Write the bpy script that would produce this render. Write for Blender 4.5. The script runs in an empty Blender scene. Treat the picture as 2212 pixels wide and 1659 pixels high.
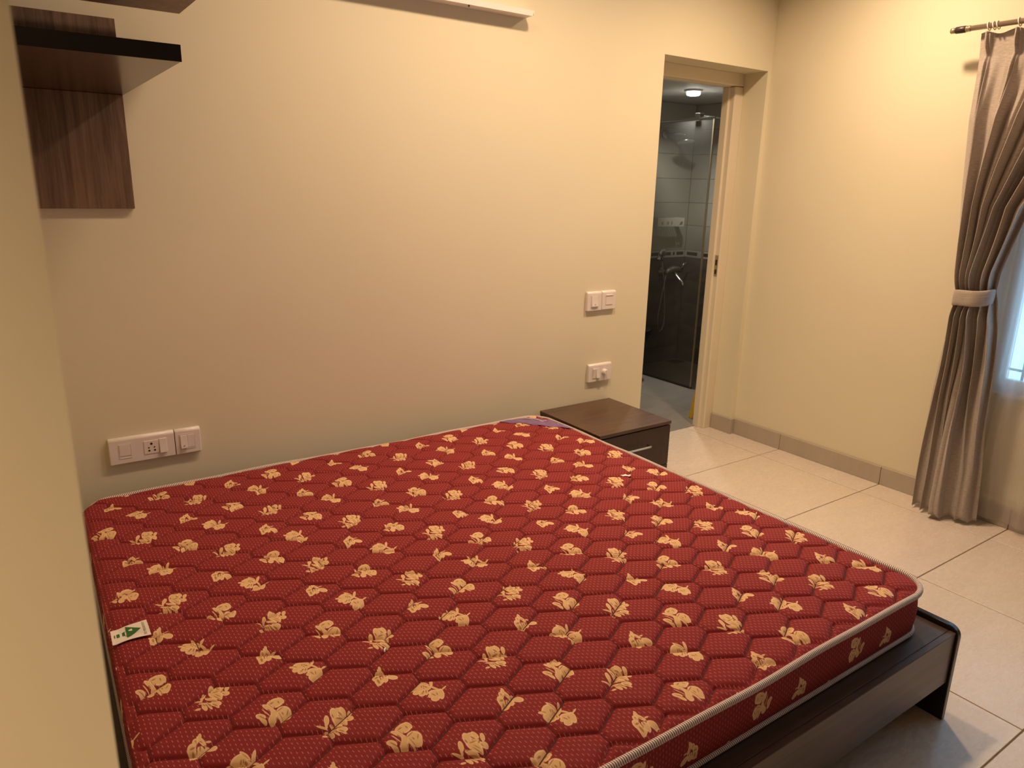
import bpy, bmesh, math, random
import numpy as np
from mathutils import Vector, Matrix

random.seed(7)
rng = np.random.default_rng(7)
SC = bpy.context.scene
COL = SC.collection

# ------------------------------------------------------------------ camera
cam_d = bpy.data.cameras.new('camera')
cam = bpy.data.objects.new('camera', cam_d)
COL.objects.link(cam)
cam_d.sensor_width = 36.0
cam_d.lens = 1579.5 / 2212.0 * 36.0
cam_d.clip_start = 0.02
R_RIGHT = Vector((0.82309932, -0.56746132, 0.02225206))
R_DOWN = Vector((-0.13132343, -0.22831262, -0.96469037))
R_FWD = Vector((0.5525049, 0.79111377, -0.26244493))
mw = Matrix.Identity(4)
for i, v in enumerate((R_RIGHT, -R_DOWN, -R_FWD)):
    for j in range(3):
        mw[j][i] = v[j]
mw[0][3], mw[1][3], mw[2][3] = 0.0, 0.0, 1.44
cam.matrix_world = mw
cam_d.dof.use_dof = True
cam_d.dof.focus_distance = 2.1
cam_d.dof.aperture_fstop = 8.0
SC.camera = cam

# ------------------------------------------------------------------ world, lights, exposure
world = bpy.data.worlds.new('world')
SC.world = world
world.use_nodes = True
wb = world.node_tree.nodes['Background']
wb.inputs[0].default_value = (0.52, 0.75, 1.0, 1)
wb.inputs[1].default_value = 3.5

CEIL = 2.75
WARM = (1.0, 0.685, 0.435)


def downlight(name, x, y, z, power, size=0.14, color=WARM, beam=147):
    l = bpy.data.lights.new(name, 'AREA')
    l.shape = 'DISK'
    l.size = size
    l.energy = power
    l.color = color
    l.spread = math.radians(beam)
    o = bpy.data.objects.new(name, l)
    o.location = (x, y, z)
    COL.objects.link(o)
    return o


downlight('downlight_light', 1.00, 1.90, CEIL - 0.02, 7, 0.2)  # added fill lamp, lifts the upper left of the back wall
downlight('downlight_light', 1.75, 1.90, CEIL - 0.02, 17)
downlight('downlight_light', 2.90, 1.83, CEIL - 0.02, 21)
downlight('passage_fill', -0.48, -0.08, CEIL - 0.02, 15, beam=64)  # added narrow-beam fill, brightens the near wall end only
downlight('bathroom_light', 4.05, 3.71, 2.045, 9.5, 0.09, (1.0, 0.95, 0.82))

SC.view_settings.view_transform = 'Standard'
SC.view_settings.look = 'None'
SC.view_settings.gamma = 1.0
SC.view_settings.use_curve_mapping = False
SC.view_settings.exposure = 0.07

# ------------------------------------------------------------------ node helper


class NT:
    def __init__(self, name):
        self.m = bpy.data.materials.new(name)
        self.m.use_nodes = True
        self.t = self.m.node_tree
        self.bsdf = self.t.nodes['Principled BSDF']
        self.out = self.t.nodes['Material Output']

    def node(self, kind, **kw):
        n = self.t.nodes.new(kind)
        for k, v in kw.items():
            setattr(n, k, v)
        return n

    def link(self, a, b):
        self.t.links.new(a, b)

    def put(self, sock, v):
        if isinstance(v, bpy.types.NodeSocket):
            self.link(v, sock)
        elif v is not None:
            sock.default_value = v

    def math(self, op, a, b=None, c=None, clamp=False):
        n = self.node('ShaderNodeMath', operation=op)
        n.use_clamp = clamp
        self.put(n.inputs[0], a)
        self.put(n.inputs[1], b)
        self.put(n.inputs[2], c)
        return n.outputs[0]

    def vmath(self, op, a, b=None):
        n = self.node('ShaderNodeVectorMath', operation=op)
        self.put(n.inputs[0], a)
        self.put(n.inputs[1], b)
        return n.outputs['Value'] if op in ('LENGTH', 'DOT_PRODUCT', 'DISTANCE') else n.outputs[0]

    def coord(self, which='Object'):
        return self.node('ShaderNodeTexCoord').outputs[which]

    def mapping(self, vec, loc=(0, 0, 0), rot=(0, 0, 0), scale=(1, 1, 1), kind='POINT'):
        n = self.node('ShaderNodeMapping', vector_type=kind)
        self.put(n.inputs[0], vec)
        n.inputs[1].default_value = loc
        n.inputs[2].default_value = rot
        n.inputs[3].default_value = scale
        return n.outputs[0]

    def noise(self, vec, scale, detail=4, rough=0.55, dist=0.0):
        n = self.node('ShaderNodeTexNoise')
        self.put(n.inputs['Vector'], vec)
        n.inputs['Scale'].default_value = scale
        n.inputs['Detail'].default_value = detail
        n.inputs['Roughness'].default_value = rough
        n.inputs['Distortion'].default_value = dist
        return n.outputs[0]

    def ramp(self, fac, stops):
        n = self.node('ShaderNodeValToRGB')
        self.put(n.inputs[0], fac)
        el = n.color_ramp.elements
        while len(el) < len(stops):
            el.new(0.5)
        for e, (p, c) in zip(el, stops):
            e.position = p
            e.color = tuple(c) + (1,) if len(c) == 3 else c
        return n.outputs[0]

    def mix(self, fac, a, b):
        n = self.node('ShaderNodeMix', data_type='RGBA')
        self.put(n.inputs[0], fac)
        for s, v in ((n.inputs[6], a), (n.inputs[7], b)):
            if isinstance(v, bpy.types.NodeSocket):
                self.link(v, s)
            else:
                s.default_value = tuple(v) + (1,)
        return n.outputs[2]

    def smooth(self, v, lo, hi, a=0.0, b=1.0):
        n = self.node('ShaderNodeMapRange', interpolation_type='SMOOTHSTEP')
        self.put(n.inputs[0], v)
        for i, x in zip((1, 2, 3, 4), (lo, hi, a, b)):
            n.inputs[i].default_value = x
        return n.outputs[0]

    def base(self, v):
        if isinstance(v, bpy.types.NodeSocket):
            self.link(v, self.bsdf.inputs['Base Color'])
        else:
            self.bsdf.inputs['Base Color'].default_value = tuple(v) + (1,)

    def set(self, **kw):
        for k, v in kw.items():
            self.put(self.bsdf.inputs[k.replace('_', ' ')], v)

    def bump(self, h, strength=0.3, dist=0.002):
        n = self.node('ShaderNodeBump')
        n.inputs['Strength'].default_value = strength
        n.inputs['Distance'].default_value = dist
        self.link(h, n.inputs['Height'])
        self.link(n.outputs[0], self.bsdf.inputs['Normal'])


def plain(name, col, rough=0.5, metal=0.0, var=0.06, scale=30, **kw):
    n = NT(name)
    f = n.noise(n.coord(), scale, 3)
    a = tuple(max(0, c * (1 - var)) for c in col)
    b = tuple(min(1, c * (1 + var)) for c in col)
    n.base(n.ramp(f, [(0.3, a), (0.7, b)]))
    n.set(Roughness=rough, Metallic=metal, **kw)
    return n.m


def mat_wall(name, col, rough=0.55):
    n = NT(name)
    c = n.coord()
    f = n.noise(c, 1.3, 3)
    n.base(n.ramp(f, [(0.3, tuple(x * 0.975 for x in col)), (0.7, tuple(min(1, x * 1.02) for x in col))]))
    n.set(Roughness=rough)
    n.bump(n.noise(c, 260, 3), 0.06, 0.0006)
    return n.m


def mat_wood(name, dark, light, axis, rough=0.35, scale=1.0):
    """laminate with streaky grain running along one axis"""
    n = NT(name)
    s = [26 * scale] * 3
    s[axis] = 1.3 * scale
    v = n.mapping(n.coord(), scale=tuple(s))
    d = n.noise(n.mapping(n.coord(), scale=tuple(3.0 if i != axis else 0.7 for i in range(3))), 1.6, 3)
    v2 = n.vmath('ADD', v, n.vmath('SCALE', d))
    n.t.nodes[-1]
    f = n.noise(v2, 1.6, 7, 0.68, 0.5)
    f2 = n.noise(v, 9.0, 3, 0.6)
    g = n.math('ADD', n.math('MULTIPLY', f, 0.75), n.math('MULTIPLY', f2, 0.25))
    mid = tuple((a + b) / 2 for a, b in zip(dark, light))
    n.base(n.ramp(g, [(0.36, dark), (0.5, mid), (0.64, light)]))
    n.set(Roughness=rough)
    n.bump(g, 0.12, 0.0008)
    return n.m


MAT = {}
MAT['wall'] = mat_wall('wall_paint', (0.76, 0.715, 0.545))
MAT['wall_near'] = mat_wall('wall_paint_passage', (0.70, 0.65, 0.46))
MAT['ceiling'] = mat_wall('ceiling_paint', (0.82, 0.80, 0.74))
MAT['frame'] = plain('door_frame_enamel', (0.74, 0.67, 0.52), 0.38, var=0.02, scale=4)
MAT['grout'] = plain('floor_grout', (0.15, 0.105, 0.06), 0.9, var=0.15, scale=60)
MAT['white_plastic'] = plain('white_plastic', (0.80, 0.75, 0.73), 0.22, var=0.015)
MAT['slot_dark'] = plain('socket_slot', (0.02, 0.015, 0.012), 0.6)
MAT['dark_lam'] = mat_wood('dark_laminate', (0.020, 0.012, 0.009), (0.045, 0.026, 0.018), 1, 0.3)
MAT['dark_lam_x'] = mat_wood('dark_laminate_x', (0.050, 0.031, 0.024), (0.10, 0.066, 0.05), 0, 0.32)
MAT['deck'] = mat_wood('bed_deck_laminate', (0.045, 0.030, 0.024), (0.085, 0.058, 0.046), 0, 0.3)
MAT['edge_band'] = plain('black_edge_band', (0.012, 0.010, 0.010), 0.25)
MAT['stand_top'] = mat_wood('nightstand_top', (0.050, 0.026, 0.014), (0.115, 0.062, 0.036), 0, 0.32)
MAT['stand_body'] = mat_wood('nightstand_body', (0.030, 0.014, 0.009), (0.050, 0.024, 0.015), 2, 0.4)
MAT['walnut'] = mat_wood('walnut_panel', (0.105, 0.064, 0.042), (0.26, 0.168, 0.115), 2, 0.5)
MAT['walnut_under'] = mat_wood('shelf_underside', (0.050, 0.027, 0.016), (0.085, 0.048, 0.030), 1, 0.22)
MAT['shelf_front'] = plain('shelf_front_edge', (0.006, 0.004, 0.005), 0.35)
MAT['steel'] = plain('brushed_steel', (0.62, 0.62, 0.63), 0.3, 1.0, 0.04)
MAT['chrome'] = plain('chrome', (0.75, 0.76, 0.76), 0.12, 1.0, 0.02)
MAT['dark_chrome'] = plain('worn_chrome', (0.42, 0.41, 0.40), 0.3, 0.8, 0.1)
MAT['brass'] = plain('antique_brass', (0.48, 0.40, 0.28), 0.3, 0.75, 0.08)
MAT['rod'] = plain('bronze_rod', (0.42, 0.34, 0.27), 0.32, 0.75, 0.05)
MAT['rod_dark'] = plain('dark_rod_sleeve', (0.035, 0.020, 0.018), 0.4, var=0.2)
MAT['ring'] = plain('white_ring_plastic', (0.85, 0.80, 0.70), 0.4, var=0.02)
MAT['win_frame'] = plain('white_window_frame', (0.75, 0.76, 0.76), 0.4, var=0.03)
MAT['grille'] = plain('grey_grille_iron', (0.22, 0.24, 0.26), 0.5, var=0.1)
MAT['black_ceramic'] = plain('black_ceramic', (0.008, 0.008, 0.014), 0.12)
MAT['yellow'] = plain('yellow_plastic', (0.62, 0.42, 0.03), 0.45)
MAT['bath_plain'] = plain('bathroom_plaster', (0.30, 0.28, 0.26), 0.7, var=0.05)
MAT['bath_ceiling'] = plain('bathroom_ceiling_board', (0.55, 0.54, 0.52), 0.6, var=0.04, scale=3)
MAT['bath_light_tile'] = plain('pale_grey_wall_tile', (0.40, 0.385, 0.35), 0.18, var=0.05, scale=6)
MAT['bath_dark_tile'] = plain('dark_grey_wall_tile', (0.15, 0.135, 0.126), 0.2, var=0.2, scale=8)
MAT['bath_border'] = plain('border_tile', (0.50, 0.48, 0.45), 0.2, var=0.05)
MAT['bath_mosaic'] = plain('brown_border_inlay', (0.10, 0.07, 0.055), 0.2, var=0.15)
MAT['bath_grout'] = plain('bathroom_grout', (0.12, 0.11, 0.10), 0.9)
MAT['paper'] = plain('white_paper', (0.85, 0.82, 0.78), 0.6, var=0.02)
MAT['tag'] = plain('white_satin_tag', (0.82, 0.76, 0.70), 0.45, var=0.03, scale=300)
MAT['tag_green'] = plain('green_tag_print', (0.02, 0.13, 0.02), 0.6, var=0.1)
MAT['tag_grey'] = plain('grey_tag_print', (0.36, 0.34, 0.26), 0.6, var=0.2, scale=900)
MAT['purple'] = plain('purple_ribbon', (0.19, 0.115, 0.25), 0.4, var=0.15, scale=40)
MAT['lavender'] = plain('lavender_print', (0.78, 0.72, 0.82), 0.5, var=0.05)
MAT['batten'] = plain('white_batten_metal', (0.84, 0.78, 0.76), 0.4, var=0.02)
MAT['thread'] = plain('dark_quilting_thread', (0.045, 0.005, 0.006), 0.8, var=0.4, scale=700)
MAT['tray'] = plain('steel_drain', (0.10, 0.10, 0.09), 0.35, 0.8)


def mat_floor_tile(name, c0, c1, rough):
    n = NT(name)
    geo = n.node('ShaderNodeNewGeometry').outputs['Position']
    rnd = n.node('ShaderNodeObjectInfo').outputs['Random']
    off = n.vmath('SCALE', (3.1, 7.7, 1.3))
    sc = n.t.nodes[-1]
    n.link(rnd, sc.inputs['Scale'])
    p = n.vmath('ADD', geo, off)
    f = n.noise(n.mapping(p, scale=(1.0, 2.6, 1)), 3.4, 6, 0.6, 0.4)
    g = n.noise(n.mapping(p, scale=(4, 11, 1)), 6.0, 4, 0.6)
    h = n.math('ADD', n.math('MULTIPLY', f, 0.7), n.math('MULTIPLY', g, 0.3))
    n.base(n.ramp(h, [(0.33, c0), (0.68, c1)]))
    n.set(Roughness=n.smooth(g, 0.3, 0.7, rough * 0.9, rough * 1.12))
    n.bump(g, 0.05, 0.0006)
    return n.m


MAT['tile'] = mat_floor_tile('floor_tile', (0.635, 0.565, 0.49), (0.69, 0.615, 0.535), 0.27)
MAT['skirting'] = mat_floor_tile('skirting_tile', (0.43, 0.37, 0.31), (0.50, 0.44, 0.37), 0.35)
MAT['bath_floor'] = mat_floor_tile('bathroom_floor_tile', (0.22, 0.20, 0.18), (0.29, 0.265, 0.245), 0.35)


def mat_glass(name, film=0.05, tint=(0.89, 0.89, 0.87)):
    n = NT(name)
    t = n.node('ShaderNodeBsdfTransparent')
    t.inputs[0].default_value = tint + (1,)
    g = n.node('ShaderNodeBsdfGlossy')
    g.inputs['Roughness'].default_value = 0.05
    d = n.node('ShaderNodeBsdfDiffuse')
    f = n.noise(n.coord(), 7, 3)
    n.link(n.ramp(f, [(0.3, (0.5, 0.5, 0.48)), (0.7, (0.62, 0.62, 0.6))]), d.inputs[0])
    lw = n.node('ShaderNodeFresnel')
    lw.inputs[0].default_value = 1.22
    m1 = n.node('ShaderNodeMixShader')
    m1.inputs[0].default_value = film
    n.link(t.outputs[0], m1.inputs[1])
    n.link(d.outputs[0], m1.inputs[2])
    m2 = n.node('ShaderNodeMixShader')
    n.link(lw.outputs[0], m2.inputs[0])
    n.link(m1.outputs[0], m2.inputs[1])
    n.link(g.outputs[0], m2.inputs[2])
    n.link(m2.outputs[0], n.out.inputs[0])
    return n.m


MAT['glass'] = mat_glass('shower_glass', 0.04)
MAT['pane'] = mat_glass('window_glass', 0.10, (0.86, 0.97, 1.0))


def mat_emit(name, col, s):
    n = NT(name)
    n.base((0.8, 0.8, 0.8))
    f = n.noise(n.coord(), 40, 2)
    n.set(Emission_Color=n.ramp(f, [(0.2, col), (0.8, col)]), Emission_Strength=s)
    return n.m


MAT['lamp'] = mat_emit('bathroom_lamp_diffuser', (1.0, 0.97, 0.86), 7)
MAT['lamp_room'] = mat_emit('downlight_diffuser', (1.0, 0.8, 0.55), 4)


def mat_curtain():
    n = NT('curtain_slub_linen')
    uv = n.coord('UV')
    a = n.noise(n.mapping(uv, scale=(14, 420, 1)), 1.0, 4, 0.6)
    b = n.noise(n.mapping(uv, scale=(500, 30, 1)), 1.0, 3, 0.6)
    f = n.math('ADD', n.math('MULTIPLY', a, 0.7), n.math('MULTIPLY', b, 0.3))
    n.base(n.ramp(f, [(0.3, (0.255, 0.215, 0.18)), (0.5, (0.385, 0.335, 0.29)), (0.7, (0.52, 0.46, 0.405))]))
    n.set(Roughness=0.7, Sheen_Weight=0.25)
    n.bump(f, 0.25, 0.0015)
    return n.m


MAT['curtain'] = mat_curtain()


def mat_sheer():
    n = NT('sheer_voile')
    uv = n.coord('UV')
    a = n.noise(n.mapping(uv, scale=(300, 300, 1)), 1.0, 2)
    d = n.node('ShaderNodeBsdfDiffuse')
    tl = n.node('ShaderNodeBsdfTranslucent')
    tp = n.node('ShaderNodeBsdfTransparent')
    tp.inputs[0].default_value = (0.95, 0.95, 0.95, 1)
    c = n.ramp(a, [(0.3, (0.74, 0.72, 0.72)), (0.7, (0.86, 0.84, 0.84))])
    n.link(c, d.inputs[0])
    n.link(c, tl.inputs[0])
    m1 = n.node('ShaderNodeMixShader')
    m1.inputs[0].default_value = 0.75
    n.link(d.outputs[0], m1.inputs[1])
    n.link(tl.outputs[0], m1.inputs[2])
    m2 = n.node('ShaderNodeMixShader')
    m2.inputs[0].default_value = 0.42
    n.link(m1.outputs[0], m2.inputs[1])
    n.link(tp.outputs[0], m2.inputs[2])
    n.link(m2.outputs[0], n.out.inputs[0])
    return n.m


MAT['sheer'] = mat_sheer()

# flower sprays woven into the mattress ticking: each entry is one petal,
# leaf or stem as an ellipse (x mm, y mm, angle, semi axes mm) around the centre
MOTIFS = {
    'twin': ((0.6171, 1.1575), [[-11.9, 21.0, -2.6, 16.8, 13.5], [-28.1, 22.0, 2.64, 7.8, 3.6], [-26.7, 9.5, 1.11, 7.1, 6.5], [-18.6, -1.9, 0.61, 6.9, 6.4], [-8.7, -0.7, -1.98, 9.2, 4.1], [0.9, 28.5, 1.96, 13.5, 3.2], [0.1, 8.4, -2.51, 7.3, 5.6], [13.9, 20.1, -2.03, 12.8, 3.2], [11.2, 1.3, 2.06, 13.9, 2.5], [6.0, -17.1, 2.22, 15.3, 10.8], [-2.2, -28.5, 2.77, 8.2, 7.3], [14.4, -22.5, -1.93, 14.5, 6.1], [-6.1, -16.9, -3.08, 5.9, 5.0], [28.1, -9.7, -2.71, 7.2, 1.9]],
             [[-8.8, 20.5, -2.04, 4.0, 1.4], [-4.6, 19.4, -1.84, 3.5, 1.2], [-1.6, 14.3, 1.95, 3.6, 2.2], [-7.4, 11.8, 1.7, 4.4, 0.9], [-15.7, 0.8, -2.56, 5.1, 1.5], [-8.0, 0.5, -2.05, 4.5, 1.3], [-23.9, 22.4, 2.29, 5.1, 1.1], [1.5, 25.7, 1.97, 11.3, 0.7], [0.4, -16.5, 1.97, 5.4, 1.5], [7.5, -18.0, -1.78, 4.2, 1.2]]),
    'posy': ((0.5115, 1.0689), [[11.5, 20.1, -2.69, 14.2, 13.1], [1.5, 25.3, -2.32, 7.9, 4.9], [22.0, 22.1, 1.75, 10.8, 5.1], [-4.9, 12.1, 1.97, 16.5, 4.8], [0.6, -7.2, 1.37, 9.0, 6.0], [-6.1, -18.9, -1.91, 12.0, 7.7], [17.3, -13.5, 1.55, 15.8, 13.4], [24.5, -22.8, -1.89, 13.4, 4.3], [13.5, -25.3, 2.17, 10.8, 5.5], [6.6, -24.0, 1.75, 14.0, 2.0], [-24.5, -2.3, 2.23, 10.1, 5.8], [-23.1, -12.8, 1.88, 10.8, 3.8], [-12.9, 2.9, 1.87, 12.7, 1.0]],
             [[-6.5, 3.3, 1.61, 6.9, 2.3], [5.7, 3.9, 1.65, 8.4, 1.4], [1.3, 12.1, 1.88, 11.4, 0.7], [13.2, -2.3, -2.73, 9.3, 1.3], [10.0, -21.7, 1.71, 12.1, 0.8], [4.6, 23.3, -2.86, 4.7, 1.9], [17.0, 19.3, 1.65, 4.4, 1.4], [14.7, -14.4, 1.71, 3.8, 1.4], [24.3, -14.8, -2.11, 6.6, 1.1], [-22.2, -6.4, 2.09, 9.4, 1.2], [-11.0, -11.2, -2.32, 6.5, 1.0], [-0.2, -24.6, -1.84, 5.6, 1.6]]),
    'rose': ((0.6056, 0.9706), [[4.5, 25.0, -1.72, 16.1, 7.1], [11.9, 31.9, -2.93, 8.2, 5.5], [22.6, 26.3, 1.69, 10.1, 4.4], [17.1, 16.8, 1.82, 16.3, 4.0], [32.0, 14.2, -1.93, 9.6, 4.3], [25.5, -2.8, 2.1, 7.8, 6.5], [7.3, 3.9, 1.96, 17.5, 9.3], [13.0, -9.3, 1.51, 8.4, 4.1], [-14.3, 16.8, -1.87, 11.6, 4.6], [-19.5, 5.1, -1.77, 6.3, 2.4], [-28.2, 4.0, 2.33, 11.3, 2.1], [-3.7, -6.5, 2.3, 12.9, 4.3], [-16.4, -12.4, 2.6, 12.4, 2.5], [1.7, -23.6, 2.41, 10.5, 7.1], [1.5, -31.9, 1.92, 7.1, 2.6], [-10.7, -25.2, 1.79, 10.3, 2.4], [-19.6, -22.9, 1.69, 9.8, 4.1], [-22.4, -16.3, -1.81, 7.5, 1.4], [-32.0, -22.0, 2.93, 4.8, 2.7]],
             [[0.0, 21.5, 1.56, 5.2, 1.6], [15.2, 21.9, 1.9, 5.6, 1.8], [9.8, 13.2, 2.98, 6.8, 1.7], [22.1, 9.0, -2.45, 7.4, 1.5], [10.5, -0.7, 2.03, 8.3, 0.9], [7.9, -7.8, 1.98, 12.3, 1.0], [-6.5, 1.6, 2.89, 6.6, 1.3], [-4.5, -11.5, 2.6, 12.4, 2.2], [-17.1, -7.6, 2.47, 5.9, 1.1], [-0.8, -26.8, 2.14, 6.4, 1.5], [-10.5, -20.5, 1.85, 7.8, 1.2], [-19.4, -15.9, 2.06, 4.4, 1.3], [21.6, -1.6, 2.01, 4.2, 0.9]]),
    'bud': ((0.7372, 1.0512), [[6.9, 10.6, 1.85, 14.6, 4.1], [6.8, 23.0, -1.79, 7.5, 2.9], [-3.3, 12.9, 1.35, 8.4, 4.9], [-12.6, -1.0, 1.39, 12.5, 7.0], [-13.3, -15.5, -1.73, 12.6, 6.5], [1.2, -13.0, 1.54, 11.5, 6.8], [17.9, -16.1, 2.19, 12.2, 7.7], [18.0, 4.0, 3.02, 4.2, 2.0], [-11.5, -22.5, -2.75, 8.1, 4.0], [-18.0, -23.0, -1.77, 5.3, 2.8], [0.1, -20.7, 1.5, 5.3, 3.5]],
            [[-10.9, 0.3, 3.13, 4.7, 2.6], [-2.6, 1.5, -1.75, 9.3, 0.9], [-12.7, -14.1, -1.67, 8.0, 2.4], [1.4, -4.2, -1.78, 6.0, 1.4], [5.7, 8.9, 2.23, 4.0, 1.1], [10.7, -2.3, -2.92, 4.5, 1.2], [-2.5, 14.2, 1.52, 3.1, 1.1], [-5.4, -9.9, -1.96, 4.6, 1.3]]),
}


def mat_ticking():
    n = NT('red_jacquard_ticking')
    uv = n.coord('UV')
    sep = n.node('ShaderNodeSeparateXYZ')
    n.link(uv, sep.inputs[0])
    PX, PY, SH = 0.369, 0.2045, 0.1845
    gold = None
    dark = None
    last = None
    for (c, petals, folds) in MOTIFS.values():
        yy = n.math('SUBTRACT', sep.outputs[1], c[1])
        j = n.math('ROUND', n.math('DIVIDE', yy, PY))
        ly = n.math('SUBTRACT', yy, n.math('MULTIPLY', j, PY))
        xx = n.math('SUBTRACT', n.math('SUBTRACT', sep.outputs[0], c[0]), n.math('MULTIPLY', j, SH))
        lx = n.math('SUBTRACT', xx, n.math('MULTIPLY', n.math('ROUND', n.math('DIVIDE', xx, PX)), PX))
        for lst, tag_ in ((petals, 0), (folds, 1)):
            for (ex, ey, th, a, b) in lst:
                a = max(a, b)
                # the running minimum rides in z (scaled away) so the petals are evaluated in sequence
                cb = n.node('ShaderNodeCombineXYZ')
                n.link(lx, cb.inputs[0])
                n.link(ly, cb.inputs[1])
                if last is not None:
                    n.link(last, cb.inputs[2])
                q = n.mapping(cb.outputs[0], (ex / 1000, ey / 1000, 0), (0, 0, th), (a / 1000, b / 1000, 1e6), 'TEXTURE')
                d = n.vmath('LENGTH', q)
                if tag_ == 0:
                    gold = d if gold is None else n.math('MINIMUM', gold, d)
                else:
                    dark = d if dark is None else n.math('MINIMUM', dark, d)
                last = dark if tag_ else gold
    g = n.smooth(gold, 1.02, 1.16, 1, 0)
    k = n.smooth(dark, 0.70, 1.25, 1, 0)
    # short pale stitches between the sprays, staggered column by column
    CX, CY = 0.0088, 0.0140
    col = n.math('FLOOR', n.math('DIVIDE', sep.outputs[0], CX))
    st = n.math('MULTIPLY', n.math('FRACT', n.math('MULTIPLY', col, 0.381966)), CY)
    v = n.math('DIVIDE', n.math('ADD', sep.outputs[1], st), CY)
    row = n.math('FLOOR', v)
    fy = n.math('SUBTRACT', n.math('SUBTRACT', v, row), 0.5)
    fx = n.math('SUBTRACT', n.math('SUBTRACT', n.math('DIVIDE', sep.outputs[0], CX), col), 0.5)
    dx = n.math('ABSOLUTE', n.math('ADD', fx, n.math('MULTIPLY', fy, 0.2)))
    s1 = n.smooth(dx, 0.045, 0.090, 1, 0)
    s2 = n.smooth(n.math('ABSOLUTE', fy), 0.18, 0.25, 1, 0)
    dash = n.math('MULTIPLY', n.math('MULTIPLY', s1, s2), 0.68)
    weave = n.noise(n.mapping(uv, scale=(900, 420, 1)), 1.0, 2)
    cloud = n.noise(uv, 4, 3)
    red = n.mix(weave, (0.195, 0.017, 0.020), (0.265, 0.027, 0.030))
    red = n.mix(n.math('MULTIPLY', cloud, 0.35), red, (0.215, 0.022, 0.018))
    c1 = n.mix(dash, red, (0.66, 0.27, 0.25))
    goldc = n.mix(weave, (0.62, 0.385, 0.185), (0.75, 0.51, 0.27))
    goldc = n.mix(n.smooth(gold, 0.72, 1.0, 0, 1), goldc, (0.80, 0.56, 0.33))
    goldc = n.mix(n.math('MULTIPLY', k, 0.75), goldc, (0.26, 0.10, 0.035))
    n.base(n.mix(g, c1, goldc))
    n.set(Roughness=0.75, Specular_IOR_Level=0.18)
    n.bump(weave, 0.2, 0.0006)
    return n.m


MAT['ticking'] = mat_ticking()


def mat_piping():
    n = NT('striped_piping_cord')
    uv = n.coord('UV')
    sep = n.node('ShaderNodeSeparateXYZ')
    n.link(uv, sep.inputs[0])
    s = n.math('FRACT', n.math('ADD', n.math('DIVIDE', sep.outputs[0], 0.0054), n.math('MULTIPLY', sep.outputs[1], 1.6)))
    f = n.smooth(n.math('ABSOLUTE', n.math('SUBTRACT', s, 0.5)), 0.16, 0.24, 0, 1)
    n.base(n.mix(f, (0.055, 0.022, 0.018), (0.80, 0.70, 0.66)))
    n.set(Roughness=0.5)
    n.bump(f, 0.5, 0.001)
    return n.m


MAT['piping'] = mat_piping()

# ------------------------------------------------------------------ mesh helpers


def link_obj(name, me, mat=None, parent=None, loc=None):
    o = bpy.data.objects.new(name, me)
    COL.objects.link(o)
    if mat is not None and not me.materials:
        me.materials.append(mat)
    if parent is not None:
        o.parent = parent
    if loc is not None:
        o.location = loc
    return o


def world_loc(o):
    v = Vector((0, 0, 0))
    while o is not None:
        v += o.location
        o = o.parent
    return v


def mesh_obj(name, verts, faces, mat, parent=None, smooth=False, origin=None, uvs=None):
    """verts in world space; the object is placed at origin (or under its parent)"""
    verts = np.asarray(verts, dtype=float)
    if origin is None:
        origin = Vector((0, 0, 0)) if parent is not None else Vector(verts.mean(0))
    base = world_loc(parent) if parent is not None else Vector((0, 0, 0))
    if parent is not None:
        c = Vector(verts.mean(0))
        loc = c - base
        o_w = c
    else:
        loc = Vector(origin)
        o_w = loc
    me = bpy.data.meshes.new(name)
    me.from_pydata((verts - np.array(o_w)).tolist(), [], faces if isinstance(faces, list) else faces.tolist())
    if smooth:
        me.polygons.foreach_set('use_smooth', [True] * len(me.polygons))
    if uvs is not None:
        lay = me.uv_layers.new(name='UVMap')
        idx = np.empty(len(me.loops), dtype=np.int32)
        me.loops.foreach_get('vertex_index', idx)
        lay.data.foreach_set('uv', np.asarray(uvs, dtype=np.float32)[idx].ravel())
    me.update()
    return link_obj(name, me, mat, parent, loc)


def bm_obj(name, bm, mat, parent=None, smooth=False):
    """bmesh in world space -> object"""
    bmesh.ops.recalc_face_normals(bm, faces=bm.faces)
    cs = [v.co for v in bm.verts]
    lo = Vector((min(c.x for c in cs), min(c.y for c in cs), min(c.z for c in cs)))
    hi = Vector((max(c.x for c in cs), max(c.y for c in cs), max(c.z for c in cs)))
    c = (lo + hi) / 2
    base = world_loc(parent) if parent is not None else Vector((0, 0, 0))
    bmesh.ops.translate(bm, verts=bm.verts, vec=-c)
    me = bpy.data.meshes.new(name)
    bm.to_mesh(me)
    bm.free()
    if smooth:
        me.polygons.foreach_set('use_smooth', [True] * len(me.polygons))
    return link_obj(name, me, mat, parent, c - base)


def add_box(bm, x0, x1, y0, y1, z0, z1, bev=0.0, seg=1):
    r = bmesh.ops.create_cube(bm, size=1.0)
    vs = r['verts']
    for v in vs:
        v.co = Vector(((x0 + x1) / 2 + v.co.x * (x1 - x0), (y0 + y1) / 2 + v.co.y * (y1 - y0), (z0 + z1) / 2 + v.co.z * (z1 - z0)))
    if bev > 0:
        es = list({e for v in vs for e in v.link_edges})
        bmesh.ops.bevel(bm, geom=es, offset=bev, segments=seg, profile=0.5, affect='EDGES')
    return bm


def box(name, x0, x1, y0, y1, z0, z1, mat, parent=None, bev=0.0, seg=1):
    return bm_obj(name, add_box(bmesh.new(), x0, x1, y0, y1, z0, z1, bev, seg), mat, parent)


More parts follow.
